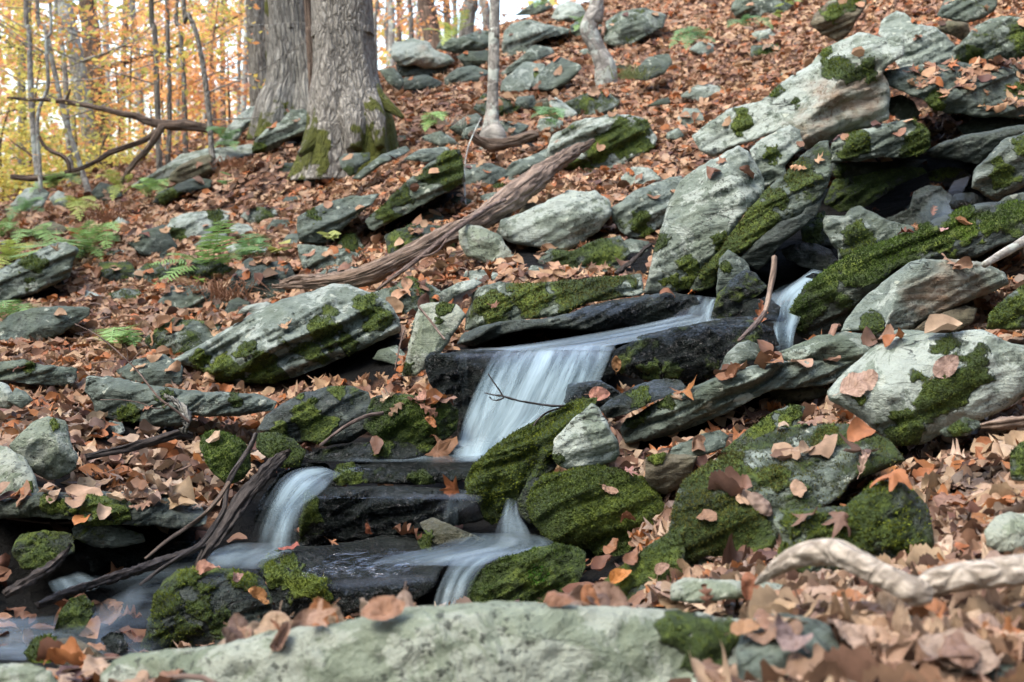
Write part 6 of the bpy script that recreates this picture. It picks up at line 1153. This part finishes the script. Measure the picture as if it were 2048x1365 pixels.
FN = [(165,500,9.0,[(35,598),(90,560),(130,455),(180,440),(225,470),(120,500),(205,520)],G1,"fern trailing over the layered slab at the left edge"),
 (425,545,7.6,[(300,530),(335,510),(360,545),(430,470),(450,440),(480,520),(300,585),(520,500)],G1,"wide fern with long drooping fronds, centre left"),
 (495,520,7.9,[(470,490),(520,485),(545,495),(500,475),(530,520)],G3,"leafy dark green plant right of the wide fern"),
 (10,475,10,[(-20,445),(20,455),(45,460),(15,435)],G1,"fern clump cut by the left edge"),
 (455,285,10.8,[(415,262),(430,295),(480,262),(470,300),(445,255)],G3,"ferns on the rock left of the great trees"),
 (240,375,11,[(190,352),(215,340),(262,350),(285,370),(225,400)],G2,"fern under the fallen bough"),
 (110,372,12,[(70,352),(95,345),(140,352),(160,368),(60,385)],G1,"fern among the far left stems"),
 (50,425,11,[(5,410),(20,440),(85,400),(95,430),(40,395)],G3,"low fern before the far left pale rocks"),
 (1395,75,10.6,[(1340,95),(1372,98),(1420,58),(1430,85),(1378,60),(1350,70)],G3,"bluish fern on the upper slope, right"),
 (1490,45,11.5,[(1455,55),(1520,52),(1545,58),(1500,30)],G3,"small fern beside the cleft boulder at the top edge"),
 (905,70,13.8,[(845,60),(880,45),(935,20),(950,48),(885,90)],G2,"yellow green fern on the skyline boulders"),
 (1095,240,9.1,[(1062,236),(1125,236),(1080,228),(1110,250)],G3,"low bluish fern below the oblong block"),
 (1165,50,14,[(1140,35),(1185,30),(1190,60),(1150,62)],G1,"fern tuft by the crooked tree"),
 (245,690,6.0,[(222,682),(262,680),(240,672),(268,694)],G1,"tiny fern in the leaves above the long pale slab"),
 (1085,5,16,[(1055,-10),(1110,-12),(1070,15)],G1,"bright fern at the top edge"),
 (60,470,9.6,[(10,462),(30,490),(100,452),(95,480),(120,500)],G1,"fern behind the left layered slab, beside the brownish hump"),
 (20,520,9.0,[(-20,500),(15,480),(60,500),(70,540),(-15,550)],G2,"yellowish fern spilling over the left edge slab's top"),
 (150,415,10.4,[(110,405),(135,392),(190,402),(205,425),(160,440)],G2,"fern under the far left pale rocks"),
 (300,385,10.8,[(265,375),(285,362),(335,372),(330,395)],G1,"fern left of the long skyline slab"),
 (25,640,7.2,[(-15,632),(10,615),(50,625),(70,650)],G1,"small fern on the low slab with a shaded underside"),
 (200,480,9.2,[(165,470),(190,452),(235,462),(240,490),(215,505)],G1,"fern on open leaves right of the left edge slab"),
 (865,242,9.6,[(850,262),(845,240),(872,228),(885,240)],G1,"small mossy fern right of the great tree's roots")]
for _i, (bu, bv, D, tips, c, lab) in enumerate(FN):
    r2 = np.random.default_rng(40 + _i); D = min(D, float(gd(bu, bv)) - .08); b = px(bu, bv, D); t = empty("fern", b); tag(t, lab, "fern")
    for (tu, tv) in tips:
        dt = D - .25 + r2.uniform(-.35, .1); dt = min(dt, float(gd(tu, tv)) - .05); e = px(tu, tv, dt)
        frond(t, b + r2.normal(0, .02, 3), e, .22, .17, c, r2)
def tuft(bu, bv, D, n, L, col, label, name="grass_tuft", cat="grass tuft"):
    r2 = np.random.default_rng(int(bu)); D = min(D, float(gd(bu, bv)) - .06); b = px(bu, bv, D); V, Q = [], []
    for i in range(n):
        a = b + [r2.normal(0, .06), r2.normal(0, .03), 0]; dx = r2.normal(0, 1.3); L_ = L; L = L_ * r2.uniform(.4, 1.1); e1 = a + np.array([dx * .5, -.1, .9]) * L * .6; e2 = e1 + np.array([dx * .9, -.2, r2.uniform(-.9, .3)]) * L * .5
        k = len(V); w = .004; L = L_; w = .0025; V += [a - [w, 0, 0], a + [w, 0, 0], e1 + [w, 0, 0], e1 - [w, 0, 0], e2]; Q += [(k, k + 1, k + 2), (k, k + 2, k + 3), (k + 3, k + 2, k + 4)]
    C4 = np.ones((len(V), 4)); C4[:, :3] = col; o = mesh(name, np.array(V), np.array(Q), MAT['fern'], smooth=False, attrs={"Col": C4}, origin=b); tag(o, label, cat)
tuft(1262, 158, 10.6, 70, .18, (.22, .26, .10), "pale drooping grass tuft on the upper slope")
tuft(215, 440, 9.5, 70, .16, (.22, .10, .05), "rust brown tuft of dead fern in the upper left")
tuft(465, 335, 10.2, 60, .14, (.26, .12, .06), "rusty dead tuft below the rocks left of the great trees")
tuft(440, 610, 6.9, 90, .22, (.26, .13, .07), "tangle of dead fern fronds under the wide fern")
tuft(885, 250, 9.4, 40, .12, (.50, .42, .34), "dried cream seed heads right of the great tree")
# broad little leaves of seedlings
def seedling(bu, bv, D, n, s, col, label):
    r2 = np.random.default_rng(int(bu + bv)); D = min(D, float(gd(bu, bv)) - .08); b = px(bu, bv, D); t = empty("seedling", b); tag(t, label, "seedling")
    tube("stem", [b - [0, 0, .02], b + [0, 0, s * 1.2]], [.002, .0015], MAT['twig'], parent=t, seg=5, rows=4)
    for i in range(n):
        v2, f = leaf_flat('oval', False); a = r2.uniform(0, 6.28); c = leaf_curl(v2 * [1, 1.6], r2, .5) * s; R_ = np.array([[math.cos(a), -math.sin(a), 0], [math.sin(a), math.cos(a), 0], [0, .3, 1]])
        V = c @ R_.T + b + [math.cos(a) * s * .5, math.sin(a) * s * .5, s * r2.uniform(.4, 1.3)]; C4 = np.ones((len(V), 4)); C4[:, :3] = col
        mesh("leaf", V, f, MAT['fern'], parent=t, smooth=True, attrs={"Col": C4})
seedling(655, 500, 7.2, 5, .07, (.32, .36, .10), "yellow green seedling below the grey overlapping slab")
seedling(560, 520, 7.6, 6, .07, (.36, .36, .10), "pale yellow seedling right of the dark leafy plant")
seedling(455, 375, 9.5, 3, .08, (.18, .32, .12), "green seedling leaf on the upper left slope")
seedling(1585, 15, 11.5, 6, .09, (.30, .38, .12), "yellow green seedling at the top edge beside the moss-cushioned boulder")
seedling(1560, 40, 11, 4, .08, (.28, .36, .10), "low pale seedling beneath the cleft boulder at the top edge")
seedling(400, 575, 7.2, 4, .05, (.20, .32, .06), "round-leaved green plant under the wide fern")
for _k, R_ in enumerate(ROCKS): moss_fuzz(R_, 3000 + _k)

moss_fuzz([R_ for R_ in ROCKS if 'vivid green tuft' in R_['o']['label']][0], 77, 'v', (1075, 1150, 26))
# ---------------------------------------------------------------- woods beyond the picture; the wide ring is added to block side light
rng = np.random.default_rng(404); N = 13500; a = np.radians(rng.uniform(48, 312, N)); r = rng.uniform(9, 20, N)
X, Y = r * np.sin(a), r * np.cos(a); Z = gz(X, Y) + rng.uniform(0, 1, N) ** 1.1 * 12.5
cen = np.c_[X, Y, Z]; ar = leaf_cloud("shading_woods", cen, .4, N, .42, 'w', MAT['foliage2'], None, 405, .7, .2); tag(ar, "unseen autumn woods added around the stream to block low side light", "woods", kind="stuff")
for nm_, a0_, a1_, lb_ in (("left", -48, -22, "yellow woods beyond the left edge of the picture"), ("right", 24, 48, "orange woods beyond the right edge of the picture")):
    k_ = 5200; a = np.radians(rng.uniform(a0_, a1_, k_)); r = rng.uniform(15, 27, k_); X, Y = r * np.sin(a), r * np.cos(a); Z = gz(X, Y) + rng.uniform(.2, 9, k_)
    sw = leaf_cloud("side_woods", np.c_[X, Y, Z], .3, k_ * 3, .075, 'yoy' if nm_ == "left" else 'oor', MAT['foliage'], None, 600 + a1_, .5, .4); tag(sw, lb_, "woods", kind="stuff")
